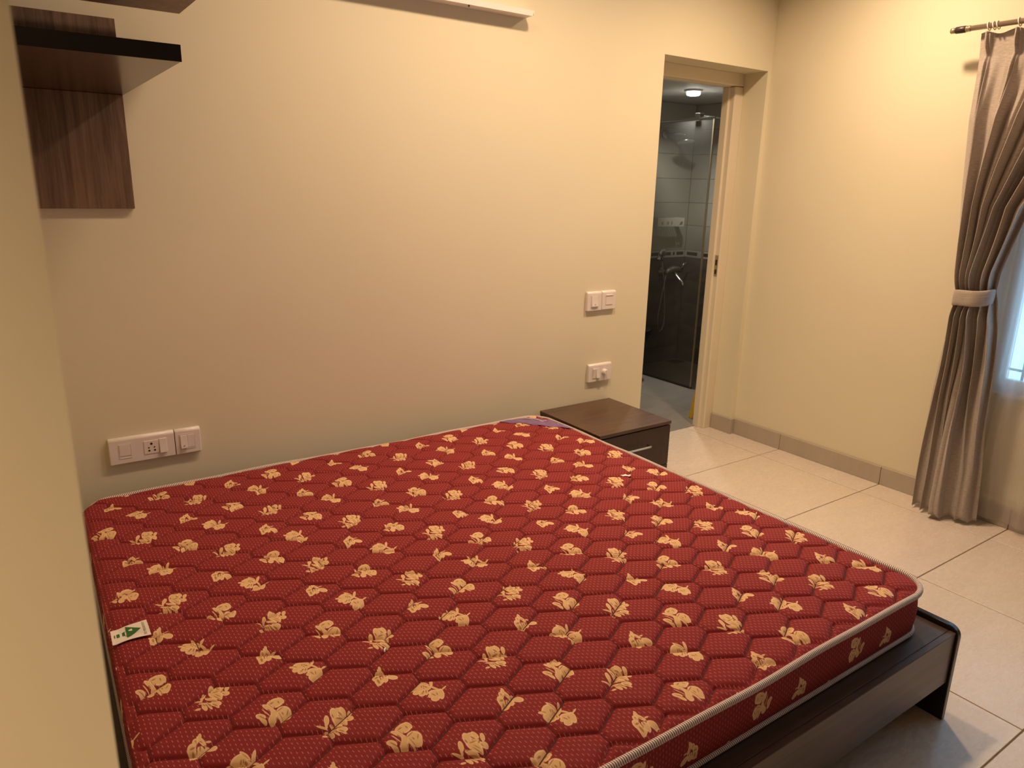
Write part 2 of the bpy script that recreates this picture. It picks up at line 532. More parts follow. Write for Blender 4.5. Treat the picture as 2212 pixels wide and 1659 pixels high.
def add_tube(bm, pts, rad, n=12, cap=True):
    pts = [Vector(p) for p in pts]
    rads = rad if isinstance(rad, (list, tuple)) else [rad] * len(pts)
    rings = []
    up = None
    for i, p in enumerate(pts):
        t = (pts[min(i + 1, len(pts) - 1)] - pts[max(i - 1, 0)]).normalized()
        if up is None:
            up = Vector((0, 0, 1)) if abs(t.z) < 0.9 else Vector((1, 0, 0))
        a = t.cross(up).normalized()
        up = a.cross(t).normalized()
        rings.append([bm.verts.new(p + (a * math.cos(2 * math.pi * k / n) + up * math.sin(2 * math.pi * k / n)) * rads[i]) for k in range(n)])
    for r0, r1 in zip(rings, rings[1:]):
        for k in range(n):
            bm.faces.new((r0[k], r0[(k + 1) % n], r1[(k + 1) % n], r1[k]))
    if cap:
        bm.faces.new(rings[0])
        bm.faces.new(rings[-1])
    return bm


def tube(name, pts, rad, mat, parent=None, n=12):
    return bm_obj(name, add_tube(bmesh.new(), pts, rad, n), mat, parent, True)


def lathe_pts(axis_p, axis_d, prof):
    """profile [(distance along axis, radius)] -> points and radii for add_tube"""
    p = Vector(axis_p)
    d = Vector(axis_d).normalized()
    return [p + d * t for t, r in prof], [r for t, r in prof]


def prism(name, poly, axis, a0, a1, mat, parent=None, bev=0.0):
    """extrude a 2D polygon along axis (0 x, 1 y, 2 z) from a0 to a1; poly in the other two axes"""
    bm = bmesh.new()
    def mk(p, a):
        if axis == 0:
            return Vector((a, p[0], p[1]))
        if axis == 1:
            return Vector((p[0], a, p[1]))
        return Vector((p[0], p[1], a))
    A = [bm.verts.new(mk(p, a0)) for p in poly]
    B = [bm.verts.new(mk(p, a1)) for p in poly]
    bm.faces.new(A)
    bm.faces.new(B[::-1])
    for i in range(len(poly)):
        k = (i + 1) % len(poly)
        bm.faces.new((A[i], B[i], B[k], A[k]))
    if bev:
        bmesh.ops.recalc_face_normals(bm, faces=bm.faces)
        bmesh.ops.bevel(bm, geom=list(bm.edges), offset=bev, segments=1, profile=0.5, affect='EDGES')
    return bm_obj(name, bm, mat, parent)


def tag(o, label=None, cat=None, group=None, kind=None):
    if label:
        o['label'] = label
    if cat:
        o['category'] = cat
    if group:
        o['group'] = group
    if kind:
        o['kind'] = kind
    return o


def thing(name, label, cat, loc=(0, 0, 0), group=None):
    o = bpy.data.objects.new(name, None)
    COL.objects.link(o)
    o.location = loc
    o.empty_display_size = 0.1
    return tag(o, label, cat, group)


def structure(o, label=None):
    o['kind'] = 'structure'
    if label:
        o['label'] = label
    return o


# ------------------------------------------------------------------ room shell
XR, YB = 3.568, 2.722           # right wall face, back wall face
XL, YN = 0.0195, 0.46           # left wall face, passage corner
DX0, DX1, DZ = 2.752, 3.538, 2.063   # bathroom doorway
YB2 = 2.955                     # bathroom side of the back wall
Y0, XP = -1.5, -1.3             # far ends behind the camera
BX, BY, BZ = 4.785, 4.334, 2.096     # bathroom right wall, far wall, ceiling

floor = structure(box('floor', XP, XR + 0.2, Y0, 2.94, -0.10, -0.0022, MAT['grout']), 'bedroom floor of large square beige tiles with brown joints')
G = 0.0021
gx = [3.381 - 0.6 * k for k in range(-1, 9)]
gy = [2.3854 - 0.6 * k for k in range(-1, 7)]
full = None
for i in range(len(gx) - 1):
    for j in range(len(gy) - 1):
        x1, x0 = min(gx[i], XR - 0.001), max(gx[i + 1], XP)
        y1, y0 = min(gy[j], 2.94), max(gy[j + 1], Y0)
        if x1 - x0 < 0.02 or y1 - y0 < 0.02:
            continue
        whole = abs(x1 - x0 - 0.6) < 1e-6 and abs(y1 - y0 - 0.6) < 1e-6
        if whole and full is not None:
            t = link_obj('tile', full.data, None, floor, (Vector(((x0 + x1) / 2, (y0 + y1) / 2, -0.004)) - world_loc(floor)))
        else:
            t = box('tile', x0 + G, x1 - G, y0 + G, y1 - G, -0.008, 0.0, MAT['tile'], floor, 0.0012)
            if whole:
                full = t

structure(box('ceiling', XP - 0.1, XR + 0.2, Y0 - 0.1, YB2, CEIL, CEIL + 0.12, MAT['ceiling']), 'plain pale bedroom ceiling')
# back wall with the doorway at its right end
bm = bmesh.new()
add_box(bm, XL - 0.2, DX0, YB, YB2, 0, CEIL)
add_box(bm, DX0, DX1, YB, YB2, DZ, CEIL)
add_box(bm, DX1, BX + 0.15, YB, YB2, 0, CEIL)
structure(bm_obj('wall_back', bm, MAT['wall']), 'pale yellow back wall behind the bed with bathroom doorway')
# left wall block: its end faces the camera
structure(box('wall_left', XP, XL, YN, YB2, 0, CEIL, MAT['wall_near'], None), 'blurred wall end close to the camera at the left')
structure(box('wall_front', XP - 0.1, XR + 0.2, Y0 - 0.1, Y0, 0, CEIL, MAT['walnut']), 'unseen wall behind the camera, dark wood added to cut bounce light')  # out of view; dark wood finish added to soak up bounce light
structure(box('wall_passage', XP - 0.1, XP, Y0, YN, 0, CEIL, MAT['wall']), 'passage side wall left of the camera')
# right wall with a window opening
WY0, WY1, WZ0, WZ1 = -0.15, 1.385, 0.585, 2.0
WT = 0.20
bm = bmesh.new()
add_box(bm, XR, XR + WT, WY1, YB, 0, CEIL)
add_box(bm, XR, XR + WT, Y0, WY0, 0, CEIL)
add_box(bm, XR, XR + WT, WY0, WY1, 0, WZ0)
add_box(bm, XR, XR + WT, WY0, WY1, WZ1, CEIL)
structure(bm_obj('wall_right', bm, MAT['wall']), 'pale yellow right wall with the window')

# skirting tiles
SK = 0.094
bbr = structure(box('baseboard_right', XR - 0.004, XR - 0.0005, Y0, YB - 0.001, 0.0, SK - 0.002, MAT['grout']), 'beige tile skirting along the right wall')
ys = [YB - 0.001] + [2.3854 - 0.6 * k for k in range(0, 7)]
for a, b in zip(ys, ys[1:]):
    b = max(b, Y0)
    if a - b > 0.03:
        box('skirting_tile', XR - 0.011, XR - 0.0035, b + 0.0012, a - 0.0012, 0.0005, SK, MAT['skirting'], bbr, 0.0012)
bbd = structure(box('baseboard_doorway', DX1 - 0.003, DX1 - 0.0005, YB + 0.002, 2.868, 0.0, SK - 0.002, MAT['grout']), 'short beige skirting tiles in the doorway reveal')
box('skirting_tile', DX1 - 0.010, DX1 - 0.0025, YB - 0.009, 2.868, 0.0005, SK, MAT['skirting'], bbd, 0.0012)
box('skirting_tile', DX1 - 0.0015, XR - 0.0125, YB - 0.009, YB - 0.0005, 0.0005, SK, MAT['skirting'], bbd, 0.0012)
bbb = structure(box('baseboard_back', XL + 0.001, DX0 - 0.001, YB - 0.003, YB - 0.0005, 0.0, SK - 0.002, MAT['grout']), 'beige tile skirting along the back wall')
xs = [DX0 - 0.001] + [2.181 - 0.6 * k for k in range(0, 4)] + [XL + 0.001]
for a, b in zip(xs, xs[1:]):
    box('skirting_tile', b + 0.0012, a - 0.0012, YB - 0.010, YB - 0.0025, 0.0005, SK, MAT['skirting'], bbb, 0.0012)

# ------------------------------------------------------------------ doorway frame and open leaf
fr = structure(thing('door_1', 'cream painted bathroom door frame in the doorway', None), None)
fr.location = ((DX0 + DX1) / 2, 2.91, 0)
FX0, FX1 = DX0 + 0.0005, DX1 - 0.0005
FYA, FYB = 2.872, 2.952


def jamb(sx):
    # rebated profile in plan, extruded upward
    if sx > 0:
        p = [(FX1, FYA), (FX1 - 0.060, FYA), (FX1 - 0.066, FYA + 0.006), (FX1 - 0.066, FYA + 0.034), (FX1 - 0.078, FYA + 0.038), (FX1 - 0.078, FYB), (FX1, FYB)]
    else:
        p = [(FX0, FYA), (FX0 + 0.060, FYA), (FX0 + 0.066, FYA + 0.006), (FX0 + 0.066, FYA + 0.034), (FX0 + 0.078, FYA + 0.038), (FX0 + 0.078, FYB), (FX0, FYB)]
    return prism('jamb', p, 2, 0.0005, DZ - 0.0695, MAT['frame'], fr, 0.0012)


jamb(1)
jamb(-1)
prism('head_frame', [(FYA, DZ - 0.0005), (FYA, DZ - 0.060), (FYA + 0.006, DZ - 0.066), (FYA + 0.034, DZ - 0.066), (FYA + 0.038, DZ - 0.069), (FYB, DZ - 0.069), (FYB, DZ - 0.0005)], 0, FX0, FX1, MAT['frame'], fr, 0.0012)
sx = FX1 - 0.066
strike = box('strike_plate', sx - 0.0016, sx - 0.0002, 2.882, 2.905, 0.945, 1.068, MAT['brass'], fr, 0.0004)
for z0, z1 in ((0.958, 0.985), (1.010, 1.042)):
    box('latch_hole', sx - 0.0024, sx - 0.0014, 2.887, 2.900, z0, z1, MAT['slot_dark'], strike)
leaf = box('door_leaf', DX0 + 0.082, DX0 + 0.117, 2.957, 3.64, 0.012, 1.985, MAT['frame'], fr, 0.002)
for sgn in (0, 1):
    xk = DX0 + 0.117 + 0.03 if sgn else DX0 + 0.082 - 0.03
    bmh = bmesh.new()
    add_tube(bmh, [(DX0 + 0.0995, 3.58, 1.0), (xk, 3.58, 1.0), (xk, 3.57, 1.0), (xk, 3.48, 1.0)], 0.008, 8)
    bm_obj('lever_handle', bmh, MAT['steel'], leaf, True)

# ------------------------------------------------------------------ window
win = structure(thing('window_1', 'white framed window with iron bars behind the sheer', None), None)
win.location = (XR + 0.10, 0.6, WZ0)
FXW0, FXW1 = XR + 0.03, XR + 0.075
box('frame_rail', FXW0, FXW1, WY0 + 0.001, WY1 - 0.001, WZ0 + 0.0205, WZ0 + 0.072, MAT['win_frame'], win, 0.003)
box('frame_rail', FXW0, FXW1, WY0 + 0.001, WY1 - 0.001, WZ1 - 0.055, WZ1 - 0.001, MAT['win_frame'], win, 0.003)
for a, b in ((WY0 + 0.001, WY0 + 0.05), (0.592, 0.645), (WY1 - 0.05, WY1 - 0.001)):
    box('frame_stile', FXW0 + 0.001, FXW1 - 0.001, a, b, WZ0 + 0.0725, WZ1 - 0.0555, MAT['win_frame'], win, 0.003)
for a, b in ((WY0 + 0.0505, 0.5915), (0.6455, WY1 - 0.0505)):
    box('window_pane', FXW0 + 0.02, FXW0 + 0.025, a, b, WZ0 + 0.0728, WZ1 - 0.0558, MAT['pane'], win)
for k in range(13):
    y = WY1 - 0.085 - 0.105 * k
    if y > WY0 + 0.03:
        tube('grille_bar', [(XR + 0.125, y, WZ0 + 0.021), (XR + 0.125, y, WZ1 - 0.001)], 0.006, MAT['grille'], win, 8)
for z in (WZ0 + 0.10, WZ0 + 0.7, WZ1 - 0.1):
    tube('grille_rail', [(XR + 0.138, WY0 + 0.001, z), (XR + 0.138, WY1 - 0.001, z)], 0.006, MAT['grille'], win, 8)
box('window_sill', XR - 0.014, XR + WT - 0.002, WY0 + 0.001, WY1 - 0.001, WZ0 + 0.0005, WZ0 + 0.020, MAT['win_frame'], win, 0.003)

# ------------------------------------------------------------------ bathroom shell
bfloor = structure(box('floor_bathroom', 2.2, BX + 0.15, 2.9405, BY + 0.15, -0.10, -0.0022, MAT['bath_grout']), 'grey tiled bathroom floor')
bx = [2.2, 2.5, 3.1, 3.7, 4.105, 4.45, BX]
by = [2.9415, 3.2, 3.8, BY]
for a, b in zip(bx, bx[1:]):
    for c, d in zip(by, by[1:]):
        box('tile', a + 0.001, b - 0.001, c + 0.001, d - 0.001, -0.008, 0.0, MAT['bath_floor'], bfloor, 0.0008)
structure(box('ceiling_bathroom', 2.2, BX + 0.15, YB2 + 0.0005, BY + 0.15, BZ, BZ + 0.1, MAT['bath_ceiling']), 'low grey bathroom ceiling')
wbf = structure(box('wall_bathroom_far', 2.2, BX + 0.15, BY + 0.006, BY + 0.15, 0, BZ - 0.0005, MAT['bath_grout']), 'tiled far wall of the bathroom')
wbr = structure(box('wall_bathroom_right', BX + 0.006, BX + 0.15, YB2 + 0.001, BY + 0.0055, 0, BZ - 0.0005, MAT['bath_grout']), 'tiled right wall of the shower')
structure(box('wall_bathroom_left', 2.05, 2.2, YB2 + 0.001, BY + 0.15, 0, BZ, MAT['bath_plain']), 'left wall of the bathroom')
rows = [0.0, 0.125, 0.315, 0.505, 0.695, 0.885]
rows_up = [0.946, 1.148, 1.332, 1.521, 1.712, 1.903, BZ - 0.001]
rr = [(a, b, 'bath_dark_tile') for a, b in zip(rows, rows[1:])] + [(0.885, 0.946, 'bath_border')] + [(a, b, 'bath_light_tile') for a, b in zip(rows_up, rows_up[1:])]
fx = [2.2, 2.72, 3.24, 3.76, 4.28, BX - 0.0005]
fy = [YB2 + 0.001, 3.30, 3.82, BY - 0.0005]
for z0, z1, m in rr:
    for a, b in zip(fx, fx[1:]):
        box('wall_tile', a + 0.001, b - 0.001, BY, BY + 0.0065, z0 + 0.001, z1 - 0.001, MAT[m], wbf, 0.0007)
    for a, b in zip(fy, fy[1:]):
        box('wall_tile', BX, BX + 0.0065, a + 0.001, b - 0.001, z0 + 0.001, z1 - 0.001, MAT[m], wbr, 0.0007)
# brown inlays of the border strip
u = 4.765
k = 0
while u > 4.0:
    w = 0.082 if k % 2 == 0 else 0.022
    box('border_inlay', u - w, u, BY - 0.0008, BY + 0.0005, 0.903, 0.930, MAT['bath_mosaic'], wbf)
    u -= w + 0.022
    k += 1
u = 4.312
k = 0
while u > 3.3:
    w = 0.115 if k % 3 < 2 else 0.03
    box('border_inlay', BX - 0.0008, BX + 0.0005, u - w, u, 0.903, 0.930, MAT['bath_mosaic'], wbr)
    u -= w + 0.05
    k += 1

# ------------------------------------------------------------------ bed
bed = thing('bed_frame', 'dark laminate double bed frame under the red mattress', 'bed', (1.03, 1.70, 0))


def side_board(x0, x1):
    y0, y1, z1, r = 0.733, 2.664, 0.295, 0.030
    p = [(y1, 0.0005), (y1, z1)]
    for k in range(7):
        a = math.pi / 2 + k * math.pi / 12
        p.append((y0 + r + r * math.cos(a), z1 - r + r * math.sin(a)))
    p.append((y0, 0.0005))
    return prism('side_board', p, 0, x0, x1, MAT['edge_band'], bed, 0.0018)


side_board(2.0242, 2.0425)
side_board(0.0225, 0.0405)
box('foot_rail', 0.0410, 2.0237, 0.740, 0.758, 0.122, 0.2800, MAT['dark_lam_x'], bed, 0.0016)
for a, b in ((0.0415, 1.031), (1.033, 2.0232)):
    box('deck_board', a, b, 0.7588, 2.640, 0.262, 0.2795, MAT['deck'], bed, 0.001)
box('head_board', 0.0410, 2.0237, 2.6408, 2.660, 0.02, 0.350, MAT['dark_lam'], bed, 0.0016)
box('centre_support', 1.02, 1.045, 0.80, 2.62, 0.0005, 0.2615, MAT['dark_lam'], bed, 0.001)

# ------------------------------------------------------------------ mattress
MZ0, MZ1 = 0.2805, 0.4165
MX0H, MX0F, MX1 = 0.110, 0.070, 1.972       # left edge at head and foot, right edge
MY0, MY1 = 0.803, 2.592
RC = 0.085
mat_t = thing('mattress', 'red quilted mattress with gold flower sprays on the dark bed', 'mattress', (1.03, 1.70, MZ0))


def outline_x(y):
    """left and right edge of the mattress at y, with rounded corners"""
    f = (y - MY0) / (MY1 - MY0)
    xl = MX0F + (MX0H - MX0F) * f
    xr = MX1 + 0 * f
    e = np.minimum(y - MY0, MY1 - y)
    ins = np.where(e < RC, RC - np.sqrt(np.maximum(0, RC ** 2 - (RC - np.clip(e, 0, RC)) ** 2)), 0.0)
    return xl + ins, xr - ins


CW, CH = 0.07325, 0.1445


def seam_height(x, y):
    """puffed hexagon quilting: depth below the crown at each point"""
    def seg_d(px, py, ax, ay, bx_, by_):
        vx, vy = bx_ - ax, by_ - ay
        t = np.clip(((px - ax) * vx + (py - ay) * vy) / (vx * vx + vy * vy), 0, 1)
        return np.hypot(px - ax - t * vx, py - ay - t * vy)
    u = (x - 0.544) / CW
    k0 = np.floor(u)
    slant = np.full_like(x, 9.0)
    tie = np.full_like(x, 9.0)
    L = 0.0177
    for dk in (0, 1):
        k = k0 + dk
        xc = 0.544 + k * CW
        off = np.where(np.mod(k, 2) == 0, 0.0, CH / 2)
        m0 = np.round((y - 1.2915 - off) / CH)
        for dm in (-1, 0, 1):
            yc = 1.2915 + off + (m0 + dm) * CH
            tie = np.minimum(tie, seg_d(x, y, xc, yc - L, xc, yc + L))
            sg = 1 if dk == 0 else -1
            for s in (1, -1):
                slant = np.minimum(slant, seg_d(x, y, xc, yc + s * L, xc + sg * CW, yc + s * (CH / 2 - L)))
    d = np.minimum(slant, tie + 0.0028)
    puff = 0.0105 * (1 - np.exp(-d / 0.0085))
    groove = -0.0030 * np.exp(-(slant / 0.0030) ** 2) - 0.0014 * np.exp(-(tie / 0.0024) ** 2)
    return puff + groove - 0.004


NX, NY = 780, 760
edge_t = np.concatenate([np.linspace(0, 0.02, 9), np.linspace(0.02, 0.98, NY - 16)[1:-1], np.linspace(0.98, 1, 9)])
yy = MY0 + (MY1 - MY0) * edge_t
tt = np.linspace(0, 1, NX)
XLs, XRs = outline_x(yy)
Xg = XLs[:, None] + (XRs - XLs)[:, None] * tt[None, :]
Yg = np.repeat(yy[:, None], NX, 1)
# distance to the outline for the rolled edge
ed = np.minimum(np.minimum(Xg - XLs[:, None], XRs[:, None] - Xg), np.minimum(Yg - MY0, MY1 - Yg))
ed = np.maximum(ed, 0)
roll = np.clip(ed / 0.045, 0, 1)
Zg = MZ1 - 0.010 + 0.008 * (1 - (1 - roll) ** 2) + seam_height(Xg, Yg) * np.clip(ed / 0.016, 0, 1)
Zg += 0.0022 * np.sin(Xg * 3.1 + 1) * np.sin(Yg * 4.3)
verts = np.stack([Xg, Yg, Zg], -1).reshape(-1, 3)
ii = np.arange(NX * NY).reshape(NY, NX)
quads = np.stack([ii[:-1, :-1], ii[:-1, 1:], ii[1:, 1:], ii[1:, :-1]], -1).reshape(-1, 4)
me = bpy.data.meshes.new('top_panel')
base = np.array(mat_t.location)
me.vertices.add(len(verts))
me.vertices.foreach_set('co', (verts - base).astype(np.float32).ravel())
me.loops.add(quads.size)
me.loops.foreach_set('vertex_index', quads.astype(np.int32).ravel())
me.polygons.add(len(quads))
me.polygons.foreach_set('loop_start', np.arange(0, quads.size, 4, dtype=np.int32))
me.polygons.foreach_set('use_smooth', np.ones(len(quads), dtype=bool))
lay = me.uv_layers.new(name='UVMap')
lay.data.foreach_set('uv', verts[quads.ravel()][:, :2].astype(np.float32).ravel())
me.update()
me.validate()
link_obj('top_panel', me, MAT['ticking'], mat_t)


# dark quilting thread lying in the seams: flat ribbons that follow the grooves
def quilt_z(x, y):
    l, r_ = outline_x(y)
    e = np.maximum(np.minimum(np.minimum(x - l, r_ - x), np.minimum(y - MY0, MY1 - y)), 0)
    ro = np.clip(e / 0.045, 0, 1)
    return MZ1 - 0.010 + 0.008 * (1 - (1 - ro) ** 2) + seam_height(x, y) * np.clip(e / 0.016, 0, 1) + 0.0022 * np.sin(x * 3.1 + 1) * np.sin(y * 4.3), e


def stitch_lines(name, segs, width, nseg):
    a = np.array([q[0] for q in segs])
    b = np.array([q[1] for q in segs])
    t = np.linspace(0, 1, nseg + 1)
    C_ = a[:, None, :] + (b - a)[:, None, :] * t[None, :, None]
    dv = b - a
    nv = np.stack([-dv[:, 1], dv[:, 0]], 1) / np.linalg.norm(dv, axis=1)[:, None] * width / 2
    zc, e = quilt_z(C_[..., 0], C_[..., 1])
    Lp, Rp = C_ + nv[:, None, :], C_ - nv[:, None, :]
    up = 0.0027
    vs_, fs_ = [], []
    ok = (e > 0.012)
    for i in range(len(segs)):
        if not ok[i].any():
            continue
        for j in range(nseg):
            if ok[i, j] and ok[i, j + 1]:
                k = len(vs_)
                vs_ += [(Lp[i, j, 0], Lp[i, j, 1], zc[i, j] + up), (Rp[i, j, 0], Rp[i, j, 1], zc[i, j] + up), (Rp[i, j + 1, 0], Rp[i, j + 1, 1], zc[i, j + 1] + up), (Lp[i, j + 1, 0], Lp[i, j + 1, 1], zc[i, j + 1] + up)]
                fs_.append((k, k + 1, k + 2, k + 3))
    o_ = mesh_obj(name, vs_, fs_, MAT['thread'], mat_t)
    o_['kind'] = 'stuff'


slants, ties = [], []
for k in range(-8, 22):
    xc_ = 0.544 + k * CW
    off_ = 0.0 if k % 2 == 0 else CH / 2
    for m_ in range(-5, 11):
        yc_ = 1.2915 + off_ + m_ * CH
        ties.append(((xc_, yc_ - 0.0177), (xc_, yc_ + 0.0177)))
        for s_ in (1, -1):
            for sg_ in (1,):
                slants.append(((xc_, yc_ + s_ * 0.0177), (xc_ + CW, yc_ + s_ * (CH / 2 - 0.0177))))
inb = lambda q: -0.05 < q[0][0] < 2.05 and 0.72 < q[0][1] < 2.68
stitch_lines('stitching', [q for q in slants if inb(q)], 0.0026, 10)
stitch_lines('stitching', [q for q in ties if inb(q)], 0.0013, 5)


def ring_path(step=0.006):
    """closed outline of the mattress, counter-clockwise, with outward normals"""
    pts = []
    xl0 = lambda y: MX0F + (MX0H - MX0F) * (y - MY0) / (MY1 - MY0)
    def arc(cx, cy, a0, a1, n=16):
        for k in range(n + 1):
            a = a0 + (a1 - a0) * k / n
            pts.append((cx + RC * math.cos(a), cy + RC * math.sin(a)))
    def line(p, q):
        n = max(2, int(math.dist(p, q) / step))
        for k in range(1, n):
            pts.append((p[0] + (q[0] - p[0]) * k / n, p[1] + (q[1] - p[1]) * k / n))
    arc(MX1 - RC, MY0 + RC, -math.pi / 2, 0)
    line((MX1, MY0 + RC), (MX1, MY1 - RC))
    arc(MX1 - RC, MY1 - RC, 0, math.pi / 2)
    line((MX1 - RC, MY1), (xl0(MY1) + RC, MY1))
    arc(xl0(MY1 - RC) + RC, MY1 - RC, math.pi / 2, math.pi)
    line((xl0(MY1 - RC), MY1 - RC), (xl0(MY0 + RC), MY0 + RC))
    arc(xl0(MY0 + RC) + RC, MY0 + RC, math.pi, 1.5 * math.pi)
    line((xl0(MY0 + RC) + RC, MY0), (MX1 - RC, MY0))
    P = np.array(pts)
    nx = np.roll(P, -1, 0) - np.roll(P, 1, 0)
    nx /= np.linalg.norm(nx, axis=1)[:, None]
    N = np.stack([nx[:, 1], -nx[:, 0]], 1)
    S = np.concatenate([[0], np.cumsum(np.linalg.norm(np.diff(P, axis=0), axis=1))])
    return P, N, S


P, N, S = ring_path()
n = len(P)
total = S[-1] + np.linalg.norm(P[0] - P[-1])
# side band
lv = np.linspace(0, 1, 9)
vs, uvs = [], []
for a in lv:
    bulge = 0.006 * math.sin(math.pi * a) - 0.002
    q = P + N * bulge
    z = MZ0 + 0.006 + (MZ1 - 0.014 - MZ0 - 0.006) * a
    for s_i, (x, y) in enumerate(np.vstack([q, q[:1]])):
        vs.append((x, y, z))
        s_ = S[s_i] if s_i < n else total
        uvs.append((-s_ + 0.06, 1.062 + 0.045 * 0 + (a - 0.5) * 0.125))
m1 = n + 1
faces = [(r * m1 + c, r * m1 + c + 1, (r + 1) * m1 + c + 1, (r + 1) * m1 + c) for r in range(len(lv) - 1) for c in range(n)]
mesh_obj('side_band', vs, faces, MAT['ticking'], mat_t, True, uvs=uvs)
bot = [(x, y, MZ0 + 0.004) for x, y in P]
mesh_obj('bottom_panel', bot, [tuple(range(n))[::-1]], MAT['tag'], mat_t)


def cord(name, z, r, off, wav=0.0):
    vs, uvs = [], []
    K = 12
    for s_i in range(n + 1):
        i = s_i % n
        s_ = S[i] if s_i < n else total
        lf = max(0.0, -N[i][0]) ** 2 * wav          # tucked under the edge along the left side
        c = P[i] + N[i] * (off - 0.0060 * lf + wav * 0.0015 * math.sin(s_ * 9))
        zz = z + wav * 0.0018 * math.sin(s_ * 6.3 + 1) + wav * 0.0012 * math.sin(s_ * 17)
        for k in range(K + 1):
            a = 2 * math.pi * k / K
            rr_ = r * (1 - 0.6 * lf)
            vs.append((c[0] + N[i][0] * math.cos(a) * rr_, c[1] + N[i][1] * math.cos(a) * rr_, zz - 0.012 * lf + math.sin(a) * rr_ * 1.15))
            uvs.append((s_, k / K))
    f = [(i * (K + 1) + k, (i + 1) * (K + 1) + k, (i + 1) * (K + 1) + k + 1, i * (K + 1) + k + 1) for i in range(n) for k in range(K)]
    mesh_obj(name, vs, f, MAT['piping'], mat_t, True, uvs=uvs)


cord('piping', MZ1 - 0.0095, 0.0078, 0.0015, 1.0)
cord('piping', MZ0 + 0.0085, 0.0055, 0.0015, 0.0)


def topz(x, y):
    f = np.array([x], float), np.array([y], float)
    l, r_ = outline_x(f[1])
    e = float(min(x - l[0], r_[0] - x, y - MY0, MY1 - y))
    ro = min(max(e / 0.045, 0), 1)
    return MZ1 - 0.010 + 0.008 * (1 - (1 - ro) ** 2) + float(seam_height(*f)[0]) * min(max(e / 0.016, 0), 1) + 0.0022 * math.sin(x * 3.1 + 1) * math.sin(y * 4.3)


def sheet(name, corners, nu, nv, lift, mat, parent, thick=0.0009, curl=0.0):
    """thin patch lying on the quilt: bilinear between four corners"""
    bm = bmesh.new()
    g = []
    for j in range(nv + 1):
        for i in range(nu + 1):
            a, b = i / nu, j / nv
            p = (Vector(corners[0]) * (1 - a) + Vector(corners[1]) * a) * (1 - b) + (Vector(corners[3]) * (1 - a) + Vector(corners[2]) * a) * b
            g.append((p.x, p.y, a, b))
    zs = [topz(x, y) for x, y, a, b in g]
    zb = max(sorted(zs)[len(zs) // 2], max(zs) - 0.002)
    top = [bm.verts.new((x, y, max(z, zb - 0.003) + lift + thick + curl * a * a)) for (x, y, a, b), z in zip(g, zs)]
    low = [bm.verts.new((v.co.x, v.co.y, v.co.z - thick)) for v in top]
    w = nu + 1
    for j in range(nv):
        for i in range(nu):
            q = (j * w + i, j * w + i + 1, (j + 1) * w + i + 1, (j + 1) * w + i)
            bm.faces.new([top[k] for k in q])
            bm.faces.new([low[k] for k in q[::-1]])
    rim = [i for i in range(nu + 1)] + [j * w + nu for j in range(1, nv + 1)] + [nv * w + i for i in range(nu - 1, -1, -1)] + [j * w for j in range(nv - 1, 0, -1)]
    for a, b in zip(rim, rim[1:] + rim[:1]):
        bm.faces.new((top[a], low[a], low[b], top[b]))
    return bm_obj(name, bm, mat, parent)


# care tag sewn into the left seam: white with a green arrow and grey print
TC = [(0.094, 1.7342), (0.1697, 1.7295), (0.1705, 1.6675), (0.092, 1.6727)]
tagm = sheet('care_tag', [(x, y, 0) for x, y in TC], 10, 8, 0.0045, MAT['tag'], mat_t, 0.0008, 0.003)
tagm['label'] = 'white care tag with green arrow on the left edge'
zt = max(v.co.z for v in tagm.data.vertices) + world_loc(tagm).z


def tag_pt(a, b):
    p = (Vector(TC[0] + (0,)) * (1 - a) + Vector(TC[1] + (0,)) * a) * (1 - b) + (Vector(TC[3] + (0,)) * (1 - a) + Vector(TC[2] + (0,)) * a) * b
    # nearest vertex height of the tag
    w = world_loc(tagm)
    best = max((v.co + w for v in tagm.data.vertices), key=lambda q: -((q.x - p.x) ** 2 + (q.y - p.y) ** 2) + 0.001 * q.z)
    return (p.x, p.y, best.z + 0.0009)


def tag_print(name, polys, mat, dz=0.0):
    vs, fs = [], []
    for poly in polys:
        k = len(vs)
        vs += [(p[0], p[1], p[2] + dz) for p in (tag_pt(a, b) for a, b in poly)]
        fs.append(tuple(range(k, k + len(poly))))
    mesh_obj(name, vs, fs, mat, tagm)


tag_print('arrow_print', [[(0.40, 0.08), (0.40, 0.80), (0.80, 0.44)], [(0.29, 0.36), (0.36, 0.34), (0.36, 0.56), (0.29, 0.58)],
                          [(0.14, 0.37), (0.22, 0.36), (0.22, 0.58), (0.14, 0.59)], [(0.075, 0.39), (0.10, 0.385), (0.10, 0.58), (0.075, 0.585)]], MAT['tag_green'])
tag_print('numeral_print', [[(0.46, 0.36), (0.56, 0.32), (0.58, 0.56), (0.50, 0.60)], [(0.36, 0.44), (0.40, 0.43), (0.40, 0.60), (0.36, 0.61)]], MAT['tag'], 0.0004)
strokes = []
for i in range(9):
    b = 0.10 + i * 0.088
    for a in (0.845, 0.885):
        strokes.append([(a, b), (a + 0.022, b), (a + 0.022, b + 0.055 + 0.02 * (i % 2)), (a, b + 0.055 + 0.02 * (i % 2))])
tag_print('fine_print', strokes, MAT['tag_grey'])

